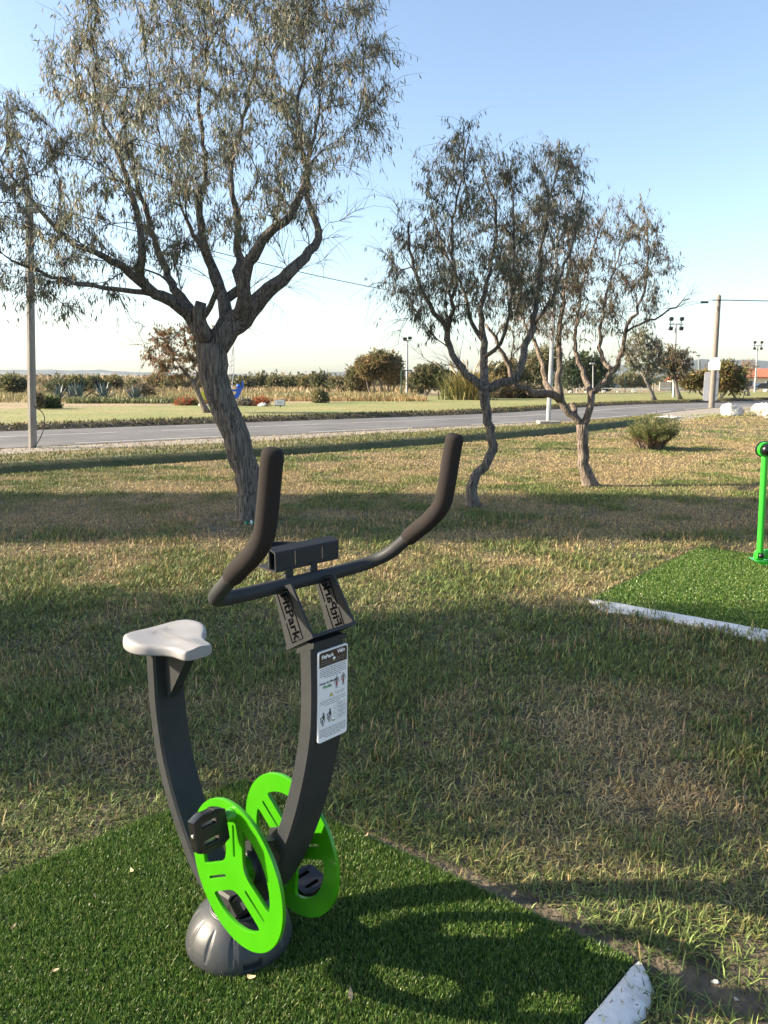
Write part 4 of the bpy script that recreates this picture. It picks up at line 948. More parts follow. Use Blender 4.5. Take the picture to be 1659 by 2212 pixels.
mb = MB(); mb.tube([J + np.array([.9, .3, .15]), np.array([J[0] + .9, J[1] + .3, .0])], .05, 18); mb.lathe([(.14, 0), (.13, .03), (.06, .10)], (J[0] + .9, J[1] + .3, .014), 28); mb.build('main_post', M_steel, mach, smooth=50)

# ------------------------------------------------------------------ poles, lamp, signs, cables
def D_of(u, v): return G(u, v)[1]
pl = G(70, 968); pl[2] = float(gz(np.array([pl[0]]), np.array([pl[1]]))[0]); topL = AT(62.5, 410, pl[1])
pole = thing('utility_pole', pl, 'grey weathered concrete utility pole beside the road at the left edge', 'utility pole')
mb = MB(); Rz = .11
P0 = pl - [0, 0, .1]; n_ = 10
path = [P0 + (topL - P0) * i / n_ for i in range(n_ + 1)]; path.append(topL + [0, 0, .07])
mb.tube(path, list(np.linspace(.104, .094, n_ + 1)) + [.01], 8); mb.build('pole_shaft', M_concrete, pole, smooth=35)
c_ = AT(63, 456, pl[1]); mb = MB(); mb.box(c_ + [0, -.08, 0], (.50, .10, .12), bevel=.01); mb.build('crossarm', M_concrete, pole)
for dx in (-.2, .2):
    mb = MB(); mb.lathe([(.03, 0), (.045, .03), (.03, .06), (.04, .09), (.02, .11)], c_ + [dx, -.08, .06], 10); mb.build('insulator', M_concrete, pole, smooth=60)
mb = MB(); q0 = pl + [.13, -.1, 0]; mb.tube(catmull(np.array([q0 + [-.05, 0, .02], q0 + [.12, -.02, .22], q0 + [.26, 0, .55], q0 + [.24, .02, .85], q0 + [.0, .05, 1.05]]), 6), .012, 6); mb.build('loose_cable', M_cable, pole, smooth=60)
dr = G(1537, 881); topR = AT(1553, 640, dr[1]); pR = np.array([dr[0], dr[1], 0.0])
pole2 = thing('wooden_pole', pR, 'slightly tilted brown wooden pole with signs on it beside the boulders', 'utility pole')
mb = MB(); mb.tube([pR + (topR - pR) * t - [0, 0, .1 * (t == 0)] for t in np.linspace(0, 1, 8)] + [topR + [0, 0, .12]], list(np.linspace(.19, .135, 8)) + [.03], 12, ridge=.02); mb.build('pole_shaft', M_wood, pole2, smooth=60)
kk_ = dr[1] / FPX
mb = MB(); mb.tube([topR + [-.45, -.14, -.25], topR + [.45, -.14, -.25]], .03, 8); mb.box(topR + [-.95, -.14, -.38], (.5, .10, .13), bevel=.03); mb.build('cable_bracket', M_cable, pole2)
def plate(u0, v0, u1, v1, name, m, dy, parent, r=.12, yaw=0.0):
    a = AT(u0, v1, dr[1]); b = AT(u1, v0, dr[1]); w = b[0] - a[0]; h_ = b[2] - a[2]; c = (a + b) / 2
    pts = []
    for cx, cz, a0 in ((w / 2 - r, h_ / 2 - r, 0), (-w / 2 + r, h_ / 2 - r, 90), (-w / 2 + r, -h_ / 2 + r, 180), (w / 2 - r, -h_ / 2 + r, 270)):
        for q in range(4): t = math.radians(a0 + q * 30); pts.append((cx + r * math.cos(t), cz + r * math.sin(t)))
    mb = MB(); mb.prism(pts, lambda x, zz, t: c + np.array([x * math.cos(yaw) / max(.6, math.cos(yaw)) + t * math.sin(-yaw) * -1, dy - x * math.tan(yaw) * .8 + t, zz]), -.015, .015); return mb.build(name, m, parent, smooth=40), c, w, h_
sb, c, w, h_ = plate(1522, 803, 1557, 866, 'large_sign_panel', M_signback, .24, pole2, .15, math.radians(7))
for dz in (.32, -.22):
    mb = MB(); mb.box(c + [0, .20, dz * h_], (w * .28, .05, .06)); mb.build('clamp', M_galv, sb)
plate(1524, 782, 1546.5, 799.5, 'white_plate', M_metalwhite, -.52, pole2, .05, math.radians(32))
sp2, c, w, h_ = plate(1528.5, 773, 1546, 783, 'upper_white_plate', M_metalwhite, -.46, pole2, .05, math.radians(32))
for dx in (-.30, .30):
    mb = MB(); mb.lathe([(.035, 0), (.03, .02)], c + [dx * w, -.475 - dx * w * .5, -.25 * h_], 8, axis=(0, -1, 0)); mb.build('bolt', M_cable, sp2)
lp = G(1184, 916)
lamp = thing('lamp_post', lp, 'pale grey tapered street lamp post on a square concrete foot behind the forked tree', 'lamp post')
mb = MB(); mb.tube([lp + [0, 0, .0], lp + [0.03, 0, 3.0], lp + [.09, 0, 7.4]], [.092, .075, .048], 8); mb.build('pole_shaft', M_galv, lamp, smooth=30)
mb = MB(); mb.box(lp + [0, 0, .05], (.80, .80, .16), bevel=.02); mb.build('concrete_foot', M_concrete, lamp)
mb = MB(); mb.tube([lp + [.09, 0, 7.4], lp + [.0, .5, 7.6], lp + [-.1, 1.1, 7.65]], .035, 8); mb.box(lp + [-.15, 1.4, 7.66], (.24, .7, .12), bevel=.04); mb.build('lamp_head', M_galv, lamp, smooth=40)
def cable(name, a, b, sag, label, rad=.014):
    a = np.asarray(a); b = np.asarray(b); t = np.linspace(0, 1, 40)[:, None]; P = a + (b - a) * t - np.array([0, 0, 1.0]) * sag * 4 * t * (1 - t)
    mb = MB(); mb.tube(P, rad, 6); o = mb.build(name, M_cable, None, smooth=60); tag(o, label, 'cable')
cable('overhead_cable', c_ + [.2, -.08, .16], topR + [-.45, -.14, -.25], 1.5, 'thin black overhead cable sagging from the left concrete pole to the wooden pole', .011)
cable('overhead_cable', topR + [.45, -.14, -.25], topR + [19, -3, .1], .3, 'thin black overhead cable running right from the wooden pole out of the frame', .028)
cable('service_cable', c_ + [-.2, -.08, .16], c_ + [-14, -7.5, .2], .3, 'thin black cable running left from the concrete pole crossarm', .014)
def mast(u, vb, vt, label, heads, lean=0, D=None):
    D = D or D_of(u, vb); b = AT(u, vb, D); b[2] = 0.15; t = AT(u + lean, vt, D)
    o = thing('floodlight_mast', b, label, 'floodlight mast'); mb = MB(); mb.tube([b - [0, 0, .2], t], [.16, .09], 10); mb.build('mast_shaft', M_galv, o, smooth=50)
    mb = MB(); mb.box(t + [0, 0, -.05], (1.4 if heads == 4 else .8, .09, .11)); mb.build('crossbar', M_galv, o)
    for dx, dz in ([(-.65, .55), (.65, .55), (-.65, -.6), (.65, -.6)] if heads == 4 else [(-.35, .2), (.35, .3)]):
        mb = MB(); R = np.array(Matrix.Rotation(.35, 3, 'X')); dx *= .8; dz *= .8; mb.box(t + [dx, -.12, dz], (.40, .25, .36) if heads == 4 else (.45, .25, .3), R, .05); mb.box(t + [dx, 0, dz * .6], (.08, .06, abs(dz))); mb.build('floodlight', M_card, o)
    return o
mast(1455, 862, 699, 'tall floodlight mast with four black lamps behind the leaning tree pair', 4, 5)
mast(1630, 850, 746, 'four-lamp floodlight mast in front of the red roofed house', 4, 7)
mast(879, 858, 735, 'slim floodlight mast with two lamps beside the big tamarisk trees', 2, 1)
def small_lamp(u, vb, vt, D, label, cat='lamp post'):
    b = AT(u, vb, D); b[2] = .15; t = AT(u, vt, D); o = thing('small_street_lamp', b, label, cat); mb = MB(); mb.tube([b, t], [.10, .07], 8); mb.build('pole_shaft', M_galv, o, smooth=50)
    mb = MB(); mb.box(t + [-.15, -.1, .03], (.8, .4, .22), bevel=.08); mb.build('lamp_head', M_galv, o)
small_lamp(1509, 852, 768, 120, 'slim white lamp post with a rounded head left of the wooden pole')
small_lamp(1281, 848, 786, 110, 'short grey street lamp among the dark trees behind the fence')

# ------------------------------------------------------------------ boulders, culvert, can, litter
def boulder(name, c, size, seed, label, cat='boulder', m=None, group=None):
    import bmesh
    bm = bmesh.new(); bmesh.ops.create_icosphere(bm, subdivisions=4, radius=1.0)
    V = np.array([v.co[:] for v in bm.verts]); F = [[v.index for v in f.verts] for f in bm.faces]; bm.free()
    r = np.random.default_rng(seed); 
    for k in range(22):
        d = nrm(r.normal(size=3)); o = r.uniform(.5, .85); pr = V @ d; V = V - np.clip(pr - o, 0, None)[:, None] * d * .9
    nz = np.zeros(len(V))
    for f_, a_ in ((2.5, .16), (5, .10), (11, .055), (22, .03)):
        q = V * f_ + r.uniform(0, 40, 3); nz += a_ * (fbm(q[:, 0] + 20, q[:, 1] + .7 * q[:, 2] + 20, seed) - .5) * 2
    V = V * (1 + nz)[:, None] * np.asarray(size); V[:, 2] = np.maximum(V[:, 2], -size[2] * .55)
    mb = MB(); mb.add(V + np.asarray(c) + [0, 0, size[2] * .5], F); o = mb.build(name, m or M_rock, None, smooth=50); return tag(o, label, cat, group)
b1 = G(1583, 898); boulder('boulder', b1, (.78, .6, .46), 3, 'white limestone boulder at the road edge, whole one right of the wooden pole')
b2_ = G(1650, 899); boulder('boulder', b2_ + [.12, .1, 0], (.68, .6, .46), 9, 'white limestone boulder cut by the right frame edge')
b3_ = G(1655, 903); boulder('boulder', b3_ + [.05, -.3, 0], (.40, .32, .26), 13, 'small shaded boulder leaning against the one at the right frame edge')
cu_ = G(1450, 905); boulder('culvert_stone', cu_, (.75, .4, .12), 23, 'flat pale stone slab over the ditch end behind the green bush', 'stone slab')
cb = G(541, 1137) + [0, 0, .033]
can = thing('drink_can', cb, 'green drink can lying at the foot of the large leaning tree', 'drink can')
mb = MB(); ax = np.array([.97, .2, .03]); mb.lathe([(.024, -.060), (.032, -.052), (.033, .048), (.027, .058), (.026, .06)], cb, 20, axis=ax); mb.build('can_body', M_can, can, smooth=40)
mb = MB(); mb.lathe([(.0333, .000), (.0333, .022)], cb, 20, axis=ax); mb.build('white_band', M_signw, can, smooth=40)
r_ = np.random.default_rng(12)
def litter(u, v, size, label, name='dry_leaf', m=None):
    size *= .62; p = G(u, v, .036); mb = MB(); a = r_.uniform(0, 6.3); d = np.array([math.cos(a), math.sin(a), .15]); s = np.array([-math.sin(a), math.cos(a), .3]); P = []
    for t in np.linspace(-1, 1, 7):
        w = .35 * (1 - t * t) + .02; P.append(p + size * (d * t * .5 + s * w * .5 + [0, 0, .25 * t * t])); P.append(p + size * (d * t * .5 - s * w * .5 + [0, 0, .1 * t]))
    P = np.array(P); V = np.vstack([P, P - [0, 0, .0012]]); k = 14
    F = [(2 * i, 2 * i + 2, 2 * i + 3, 2 * i + 1) for i in range(6)] + [(k + 2 * i, k + 2 * i + 1, k + 2 * i + 3, k + 2 * i + 2) for i in range(6)]
    mb.add(V, F); o = mb.build(name, m or M_dry, None, smooth=60); tag(o, label, 'dry leaf', 'dry leaves lying on the bike mat')
LIT = 'small curled pale dry leaf lying on the green bike mat'
for u, v, s in [(757, 2148, .055), (543, 2110, .04), (612, 1768, .045), (30, 2000, .03), (205, 1935, .03), (480, 2095, .02), (790, 1805, .05), (1110, 1930, .04), (560, 2040, .02), (285, 1880, .04), (120, 2095, .03), (450, 2160, .02)]: litter(u, v, s, LIT)
peb = [(1442, 2052), (1545, 2122), (1590, 2160)]
for i, (u, v) in enumerate(peb):
    p = G(u, v); boulder('pebble', p, (.009 + .005 * (i % 2), .008, .005), 50 + i, 'pale pebble lying on the bare soil patch at the lower right', 'pebble', group='pebbles on the bare soil')

# ------------------------------------------------------------------ shrubs and far plants
def clump_cloud(blobs, n, per, spread, r, zmin=.05):
    out = []; tot = sum(np.prod(b[1]) for b in blobs)
    for c, rad in blobs:
        m = max(4, int(n * np.prod(rad) / tot)); q = nrm(r.normal(size=(m, 3))) * (r.random((m, 1)) ** .38) * rad + c
        out.append(np.repeat(q, per, 0) + r.normal(0, spread, (m * per, 3)))
    P = np.concatenate(out); return P[P[:, 2] > zmin]
def shrub(name, label, cat, u, v, parts, pal, n, seed, leaf=(.30, .12), trunks=None, D=None, group=None, per=10, droop=.1, thin=1.0):
    r = np.random.default_rng(seed); b = G(u, v) if D is None else AT(u, v, D)
    D = b[1]; s_ = ts(np.array([b[0]]), np.array([b[1]])); b[2] = float(gz(np.array([b[0]]), np.array([b[1]]))[0]); k = D / FPX
    o = thing(name, b, label, cat, group)
    blobs = [(AT(pu, pv, D + (pd * k)), np.array([ru * k, ru * k * .9, rv * k])) for pu, pv, ru, rv, pd in parts]
    P = clump_cloud(blobs, n, per, leaf[0] * .55, r); m = len(P); pal = np.array(pal)
    cl = np.repeat(pal[r.choice(len(pal), (m + per - 1) // per)], per, 0)[:m]; C = cl * r.uniform(.65, 1.3, (m, 1))
    cen = np.mean([q[0] for q in blobs], 0); d = nrm(P - cen) * .5 + r.normal(0, .45, (m, 3)) + [0, 0, .35 - droop]
    leaf_mesh('crown', P, d, leaf[0] * r.uniform(.6, 1.4, m), leaf[1] * r.uniform(.6, 1.3, m), C, M_leaf, o)
    mb = MB(); rt = np.random.default_rng(seed + 1)
    if trunks:
        for tr in trunks: 
            Pt = np.array([AT(q[0], q[1], D + (q[3] * k if len(q) > 3 else 0)) for q in tr]); Pt[0, 2] = b[2] - .05; mb.tube(catmull(Pt, 4), resample(np.array([[i, 0, 0, q[2] * k] for i, q in enumerate(tr)]), 1e-9 + (len(tr) - 1) / (4 * (len(tr) - 1)) * 1.0)[:, 3][:len(catmull(Pt, 4))] if False else np.interp(np.linspace(0, len(tr) - 1, 4 * (len(tr) - 1) + 1), range(len(tr)), [q[2] * k for q in tr]), 7)
    else:
        for i in range(14):
            c, rad = blobs[rt.integers(len(blobs))]; e = c + rt.normal(0, .5, 3) * rad; mb.tube([b + rt.normal(0, .05, 3) * [rad[0], rad[1], 0], (b + e) / 2 + rt.normal(0, .08, 3) * rad, e], [.02 + .25 * k, .015 + .12 * k, .006], 5)
    mb.build('trunk', M_bark, o, smooth=60)
    return o
TAM = [(.24, .18, .08), (.17, .165, .065), (.10, .105, .045), (.30, .20, .095)]
DARKG = [(.075, .09, .04), (.115, .12, .052), (.16, .15, .07)]
OLIVE = [(.13, .14, .06), (.19, .18, .08), (.09, .10, .05), (.24, .19, .10)]
GOLD = [(.25, .20, .06), (.17, .16, .055), (.10, .105, .04), (.28, .17, .09)]
# near bush on the lawn: fine upright sprays
def near_bush():
    r = np.random.default_rng(8); b = G(1405, 970); b[2] = 0; k = b[1] / FPX
    o = thing('tamarisk_bush', b, 'low feathery green bush standing alone on the lawn at right', 'bush'); mb = MB(); LP = []; LD = []; CC = []
    for i in range(260):
        a = r.uniform(0, 6.28); sp = r.random() ** .6; dirx = np.array([math.cos(a) * .62 * sp, math.sin(a) * .55 * sp, 0]); L = r.uniform(.55, .95) * (1 - .18 * sp)
        p0 = b + np.array([math.cos(a), math.sin(a), 0]) * .30 * r.random() ; tip_ = p0 + dirx * .85 + [0, 0, L * (1.0 - .35 * sp)]
        mid_ = (p0 + tip_) / 2 + [0, 0, .06] + r.normal(0, .02, 3); P = catmull(np.array([p0, mid_, tip_]), 4); mb.tube(P, np.linspace(.009, .002, len(P)), 3, False)
        n = 46; f = r.uniform(.28, 1.02, n); q = np.stack([np.interp(f, np.linspace(0, 1, len(P)), P[:, j]) for j in range(3)], 1); LP.append(q + r.normal(0, .028, (n, 3))); LD.append(nrm(tip_ - p0) * .8 + r.normal(0, .5, (n, 3)) + [0, 0, .3])
        base = np.array([(.10, .13, .04), (.16, .18, .055), (.22, .21, .08)][r.integers(3)]); rb = np.array((.20, .10, .05)); CC.append(base * r.uniform(.7, 1.25, (n, 1)) * (f[:, None] > .42) + rb * (f[:, None] <= .42) * .8)
    mb.build('stems', M_barkl, o); LP = np.concatenate(LP); LD = np.concatenate(LD); n = len(LP); leaf_mesh('foliage', LP, LD, r.uniform(.035, .085, n), r.uniform(.010, .018, n), np.concatenate(CC), M_leaf, o)
near_bush()
shrub('tamarisk_tree', 'tall rounded golden brown tree, biggest of the group left of the slim floodlight mast', 'tree', 815, 852, [(800, 795, 32, 24, 0), (835, 790, 35, 28, 15), (820, 780, 26, 20, -15), (850, 812, 22, 20, 0), (790, 815, 20, 14, 20), (845, 800, 24, 26, -10)], TAM, 1150, 101, (.36, .15), [[(806, 853, 3.0), (808, 838, 2.4), (802, 815, 1.6)], [(800, 853, 2.4), (795, 835, 2), (790, 812, 1.2)], [(827, 853, 3.2), (824, 835, 2.4), (815, 812, 1.5)], [(841, 853, 2.6), (838, 836, 2), (845, 812, 1.2)], [(846, 853, 2), (852, 835, 1.6), (858, 815, 1)]], D=92, per=14, droop=.2)
shrub('tamarisk_tree', 'lower grey green tree leaning on the left side of the big golden brown tree', 'tree', 785, 852, [(772, 812, 20, 16, 0), (765, 828, 16, 12, 10), (785, 826, 14, 12, 0)], OLIVE, 240, 102, (.5, .2), [[(797, 853, 2.2), (782, 838, 1.8), (770, 815, 1)]], D=94, per=12, droop=.2)
shrub('tamarisk_tree', 'dark spreading tree with a slanted trunk right of the slim floodlight mast', 'tree', 918, 860, [(915, 815, 22, 17, 0), (940, 815, 26, 20, 0), (900, 822, 12, 12, 10), (965, 822, 22, 16, 10), (930, 806, 20, 12, 0)], DARKG + [(.16, .135, .075)], 460, 103, (.5, .2), [[(918, 861, 3.2), (925, 848, 2.6), (938, 828, 1.8)], [(922, 860, 2), (920, 846, 1.6), (915, 828, 1)]], D=84, per=12, droop=.15)
shrub('tamarisk_tree', 'dark tree half hidden behind the crooked tree, right of the pampas grass', 'tree', 1090, 852, [(1068, 812, 22, 18, 0), (1100, 806, 24, 22, 0), (1125, 818, 18, 16, 0)], DARKG + TAM[:1], 380, 104, (.55, .22), [[(1080, 852, 2.6), (1084, 835, 2), (1090, 815, 1.2)], [(1110, 852, 2.2), (1112, 835, 1.6), (1116, 820, 1)]], D=96, per=12)
shrub('hanging_tree', 'pale drooping tree behind the lamp post and the forked tree', 'tree', 1172, 850, [(1165, 790, 32, 34, 0), (1185, 770, 24, 26, 0), (1150, 805, 20, 24, 0)], [(.17, .17, .085), (.22, .19, .10), (.12, .13, .06)], 430, 105, (.55, .16), [[(1172, 851, 3), (1170, 825, 2.4), (1166, 785, 1.2)]], D=100, per=12, droop=.8)
shrub('dark_evergreen', 'dense dark green tree behind the sports fence, left of the white van', 'tree', 1265, 846, [(1250, 800, 32, 26, 0), (1285, 806, 28, 26, 0), (1300, 825, 22, 16, 0), (1235, 825, 20, 14, 0), (1270, 782, 22, 14, 0)], [(.045, .07, .03), (.06, .085, .035), (.085, .10, .05)], 520, 106, (.7, .3), [[(1265, 847, 3), (1266, 825, 2.4), (1268, 800, 1.2)]], D=128, per=12)
shrub('dark_evergreen', 'grey green round tree behind the fence, above the white van', 'tree', 1372, 842, [(1365, 822, 18, 13, 0), (1388, 826, 15, 10, 0), (1345, 828, 14, 10, 0)], OLIVE, 260, 107, (.8, .34), None, D=200, per=12)
shrub('golden_tree', 'low golden green tree with a bent trunk left of the road sign panel', 'tree', 1512, 856, [(1500, 822, 15, 11, 0), (1520, 820, 14, 12, 0), (1485, 826, 10, 8, 0)], GOLD, 240, 108, (.4, .16), [[(1530, 857, 2.4), (1512, 848, 1.9), (1508, 832, 1.2)]], D=72, per=12, droop=.25)
shrub('golden_tree', 'golden brown tree with dark crossed trunks right of the road sign panel', 'tree', 1570, 862, [(1565, 810, 22, 24, 0), (1585, 815, 20, 22, 0), (1555, 828, 14, 14, 0), (1590, 832, 15, 12, 0)], GOLD, 420, 109, (.4, .16), [[(1553, 863, 2.6), (1566, 850, 2.2), (1576, 835, 1.4)], [(1590, 862, 2.2), (1580, 848, 1.8), (1572, 835, 1.2)]], D=70, per=12, droop=.3)
shrub('bare_tree', 'thin pinkish almost leafless tree in front of the red roofed house', 'tree', 1616, 858, [(1605, 805, 20, 22, 0), (1618, 795, 16, 16, 0), (1600, 825, 16, 12, 0)], [(.30, .19, .12), (.26, .20, .13)], 110, 110, (.35, .07), [[(1619, 859, 2.4), (1614, 840, 2), (1602, 815, 1.2)], [(1615, 842, 1.6), (1622, 820, 1.2), (1622, 795, .6)], [(1612, 836, 1.4), (1600, 815, 1), (1596, 795, .6)], [(1608, 826, 1), (1612, 805, .7), (1608, 785, .4)]], D=82, per=8)
shrub('low_hedge', 'long low dark bush on the far lawn behind the crooked tree', 'bush', 1110, 862, [(1085, 852, 22, 11, 0), (1112, 849, 26, 13, 0), (1142, 850, 24, 12, 0), (1160, 853, 14, 9, 0)], [(.055, .055, .03), (.085, .07, .04), (.12, .09, .05)], 460, 111, (.4, .12), None, D=70, per=12)
shrub('round_bush', 'small round green bush alone on the far lawn edge', 'bush', 692, 872, [(692, 862, 12, 10, 0), (690, 852, 7, 9, 0)], OLIVE, 130, 112, (.25, .1), None, D=54, per=12)
shrub('round_bush', 'bright green bush beside the left concrete pole on the far lawn', 'bush', 105, 888, [(102, 874, 17, 13, 0), (112, 878, 13, 11, 0), (95, 880, 12, 9, 0)], [(.07, .10, .03), (.10, .13, .045)], 200, 113, (.22, .09), None, D=42, per=12)
shrub('young_tree', 'small brown leaved sapling right behind the left concrete pole', 'tree', 80, 893, [(82, 868, 9, 9, 0), (78, 860, 7, 8, 0)], [(.14, .11, .06), (.10, .09, .05)], 80, 114, (.18, .07), [[(80, 894, 1.0), (81, 880, .8), (82, 866, .5)]], D=40, per=10)
shrub('wispy_bush', 'wispy brown bush in the field left of the russet tree', 'bush', 308, 866, [(302, 850, 18, 14, 0), (318, 852, 15, 12, 0), (308, 842, 14, 9, 0)], [(.20, .15, .085), (.15, .12, .07)], 170, 115, (.35, .09), None, D=68, per=10)
# line of field shrubs and small trees behind the marsh
fs_ = [(28, 838, 26, 10, 90, 0), (160, 842, 30, 11, 95, 0), (205, 838, 18, 13, 105, 0), (250, 838, 22, 14, 110, 1), (292, 842, 16, 8, 105, 2), (330, 836, 20, 14, 120, 1), (372, 840, 26, 12, 118, 2), (408, 836, 20, 13, 120, 0), (528, 836, 18, 13, 122, 2), (560, 834, 20, 12, 130, 0), (592, 836, 18, 13, 125, 2), (625, 836, 20, 13, 128, 0), (662, 836, 22, 15, 120, 1), (700, 838, 20, 14, 112, 0), (735, 840, 22, 12, 108, 2), (890, 845, 14, 12, 100, 2), (980, 840, 16, 13, 110, 0), (1040, 836, 18, 15, 115, 0)]
desc = ['at the left frame edge', 'just right of the left concrete pole', 'above the agaves', 'dull olive one above the single agave', 'low one left of the wispy bush', 'behind the wispy bush', 'right of the wispy bush', 'left of the russet tree trunk', 'just right of the blue sculpture', 'second right of the blue sculpture', 'third right of the blue sculpture', 'above the small white notice', 'pale one left of the round green bush', 'behind the round green bush', 'left of the golden brown tree', 'between golden brown tree and slim mast', 'left of the pampas grass', 'behind the pampas grass plumes']
pals = [DARKG, TAM, OLIVE]; pw = ['dark green', 'brownish', 'grey olive']
for i, (u, v, ru, rv, D, pk) in enumerate(fs_):
    rs_ = np.random.default_rng(300 + i); parts = [(u + rs_.normal(0, ru * .35), v - rv * .5 + rs_.normal(0, rv * .25), ru * rs_.uniform(.45, .7), rv * rs_.uniform(.6, .9), 0) for _ in range(4)]
    shrub('field_shrub', pw[pk] + ' shrub across the field, ' + desc[i], 'shrub', u, v + 8, parts, pals[pk], 150, 400 + i, (.6, .26), None, D=D, per=10, group='shrubs across the field')
# far scrub
r = np.random.default_rng(71); parts = []; P = []; C = []
for i in range(420):
    u = r.uniform(-250, 1000); D = r.uniform(150, 420); b = AT(u, 828, D); b[2] = float(gz(b[:1], b[1:2])[0]); s_ = r.uniform(.5, 1.3) * (1 + .8 * (u > 480)) * (1 + .6 * (r.random() < .1)); q = nrm(r.normal(size=(46, 3))) * r.random((46, 1)) ** .4 * [s_ * 1.3, s_ * 1.3, s_ * .75] + b + [0, 0, s_ * .6]
    P.append(q); C.append(np.array([(.08, .09, .045), (.12, .115, .06), (.17, .14, .08)][r.integers(3)]) * r.uniform(.7, 1.2, (46, 1)))
P = np.concatenate(P); n = len(P); sc_ = leaf_mesh('far_scrub', P, r.normal(size=(n, 3)), r.uniform(.7, 1.7, n), r.uniform(.5, 1.0, n), np.concatenate(C), M_leaf, None); tag(sc_, 'dark scrub scattered over the distant marsh below the hills', 'scrub', kind='stuff')
r = np.random.default_rng(72); P = []; C = []
for i in range(260):
    u = r.uniform(900, 2000); D = r.uniform(230, 480); b = AT(u, 828, D); b[2] = float(gz(b[:1], b[1:2])[0]); s_ = r.uniform(1.6, 3.6); q = nrm(r.normal(size=(46, 3))) * r.random((46, 1)) ** .4 * [s_ * 1.2, s_ * 1.2, s_ * .8] + b + [0, 0, s_ * .7]
    P.append(q); C.append(np.array([(.06, .075, .04), (.09, .10, .05), (.13, .12, .07)][r.integers(3)]) * r.uniform(.7, 1.2, (46, 1)))
P = np.concatenate(P); n = len(P); sc_ = leaf_mesh('far_wood', P, r.normal(size=(n, 3)), r.uniform(.9, 2.2, n), r.uniform(.6, 1.3, n), np.concatenate(C), M_leaf, None); tag(sc_, 'distant belt of trees behind the car park and the house', 'wood', kind='stuff')

# pampas grass
def pampas():
    r = np.random.default_rng(31); b = G(1012, 868); D = b[1]; b[2] = .16; k = D / FPX
    o = thing('pampas_grass', b, 'tall clump of golden pampas grass with pale plumes left of the crooked trunk', 'pampas grass'); n = 2600; a = r.uniform(0, 6.3, n); sp = r.random(n) ** .7
    off = np.stack([r.normal(0, .75, n), r.normal(0, .5, n), 0 * a], 1)
    me = blades('leaves', b + off, r.uniform(1.4, 2.9, n), r.uniform(.06, .13, n), sp * .55 + .05, a, mixc((.13, .14, .05), (.42, .31, .12), np.clip(  .55 + off[:, 0] * .35 + r.normal(0, .25, n), 0, 1)), M_blade, o)
    mb = MB()
    for i in range(22):
        x = r.normal(-.15, .9); p0 = b + [x * .5, r.normal(0, .4), 1.0]; p1 = b + [x * 1.15, r.normal(0, .5), r.uniform(2.1, 2.9)]; d = nrm(p1 - p0); p2 = p1 + d * .75 + [.12 * np.sign(x), 0, 0]
        mb.tube([p0, p1], .012, 4, False); mb.tube([p1, (p1 + p2) / 2 + [0, 0, .04], p2], [.03, .10, .02], 7, ridge=.2)
    mb.build('plumes', mat('plume', (.52, .42, .28), (.62, .50, .36), 3, .9), o, smooth=60)
pampas()
# agaves
def agave(u, v, D, s, seed, label):
    r = np.random.default_rng(seed); b = AT(u, v, D); b[2] = .2; o = thing('agave_plant', b, label, 'agave', 'agaves on the far bank'); mb = MB()
    for i in range(30):
        a = r.uniform(0, 6.3); el = r.uniform(.35, 1.5); L = s * r.uniform(.75, 1.1); d = np.array([math.cos(a) * math.cos(el), math.sin(a) * math.cos(el), math.sin(el)]); sd = nrm(np.cross(d, [0, 0, 1])); up_ = np.cross(sd, d); bend = r.uniform(-.35, .05) * (el < .9); V = []
        for t in np.linspace(0, 1, 7):
            c = b + d * L * t + np.array([0, 0, bend * L * t * t]); w = s * .075 * (1 - t ** 2.2) * (.7 + .8 * t * (1 - t)); V += [c - sd * w + up_ * w * .35, c - up_ * w * .25, c + sd * w + up_ * w * .35, c + up_ * w * .12]
        F = [(4 * j + q, 4 * j + (q + 1) % 4, 4 * j + 4 + (q + 1) % 4, 4 * j + 4 + q) for j in range(6) for q in range(4)]; mb.add(V, F)
    mb.build('leaf_rosette', M_agave, o, smooth=40)
agave(128, 866, 57, 1.45, 1, 'blue grey agave, leftmost of the agave row beside the left pole'); agave(155, 866, 58, 1.35, 5, 'blue grey agave, second in the row from the left pole')
agave(172, 870, 57, 1.7, 2, 'spiky agave, middle of the agave row on the bank'); agave(225, 868, 58, 1.65, 3, 'spiky agave, right end of the close agave row'); agave(292, 874, 54, 1.45, 4, 'single agave standing apart at the right of the row')
mb = MB(); 
# flower bed with windsurfer sculpture
def low_plant(u, v, D, ru, rv, pal, seed, label, name='flowering_shrub', leaf=(.16, .05), n=170): return shrub(name, label, 'flower bed plant', u, v, [(u, v - rv * .6, ru, rv * .7, 0), (u - ru * .4, v - rv * .5, ru * .6, rv * .6, 0), (u + ru * .4, v - rv * .5, ru * .6, rv * .6, 0)], pal, n, seed, leaf, None, D=D, per=8)
REDF = [(.45, .09, .05), (.38, .12, .06), (.20, .14, .06), (.12, .13, .05)]
low_plant(402, 880, 48, 22, 17, REDF, 501, 'red flowering shrub at the left end of the sculpture flower bed'); low_plant(458, 880, 47, 10, 13, REDF, 502, 'small red flowering shrub just left of the leaning trunk in the flower bed')
low_plant(563, 879, 47, 18, 15, REDF, 503, 'red flowering shrub right of the blue sculpture figure'); low_plant(528, 879, 47, 17, 12, [(.24, .22, .20), (.16, .15, .12), (.12, .12, .08)], 504, 'grey lavender shrub below the blue sculpture figure', 'lavender')
low_plant(430, 880, 48, 18, 10, [(.12, .15, .05), (.17, .18, .07)], 505, 'green low shrub between the red shrubs of the flower bed', 'low_shrub')
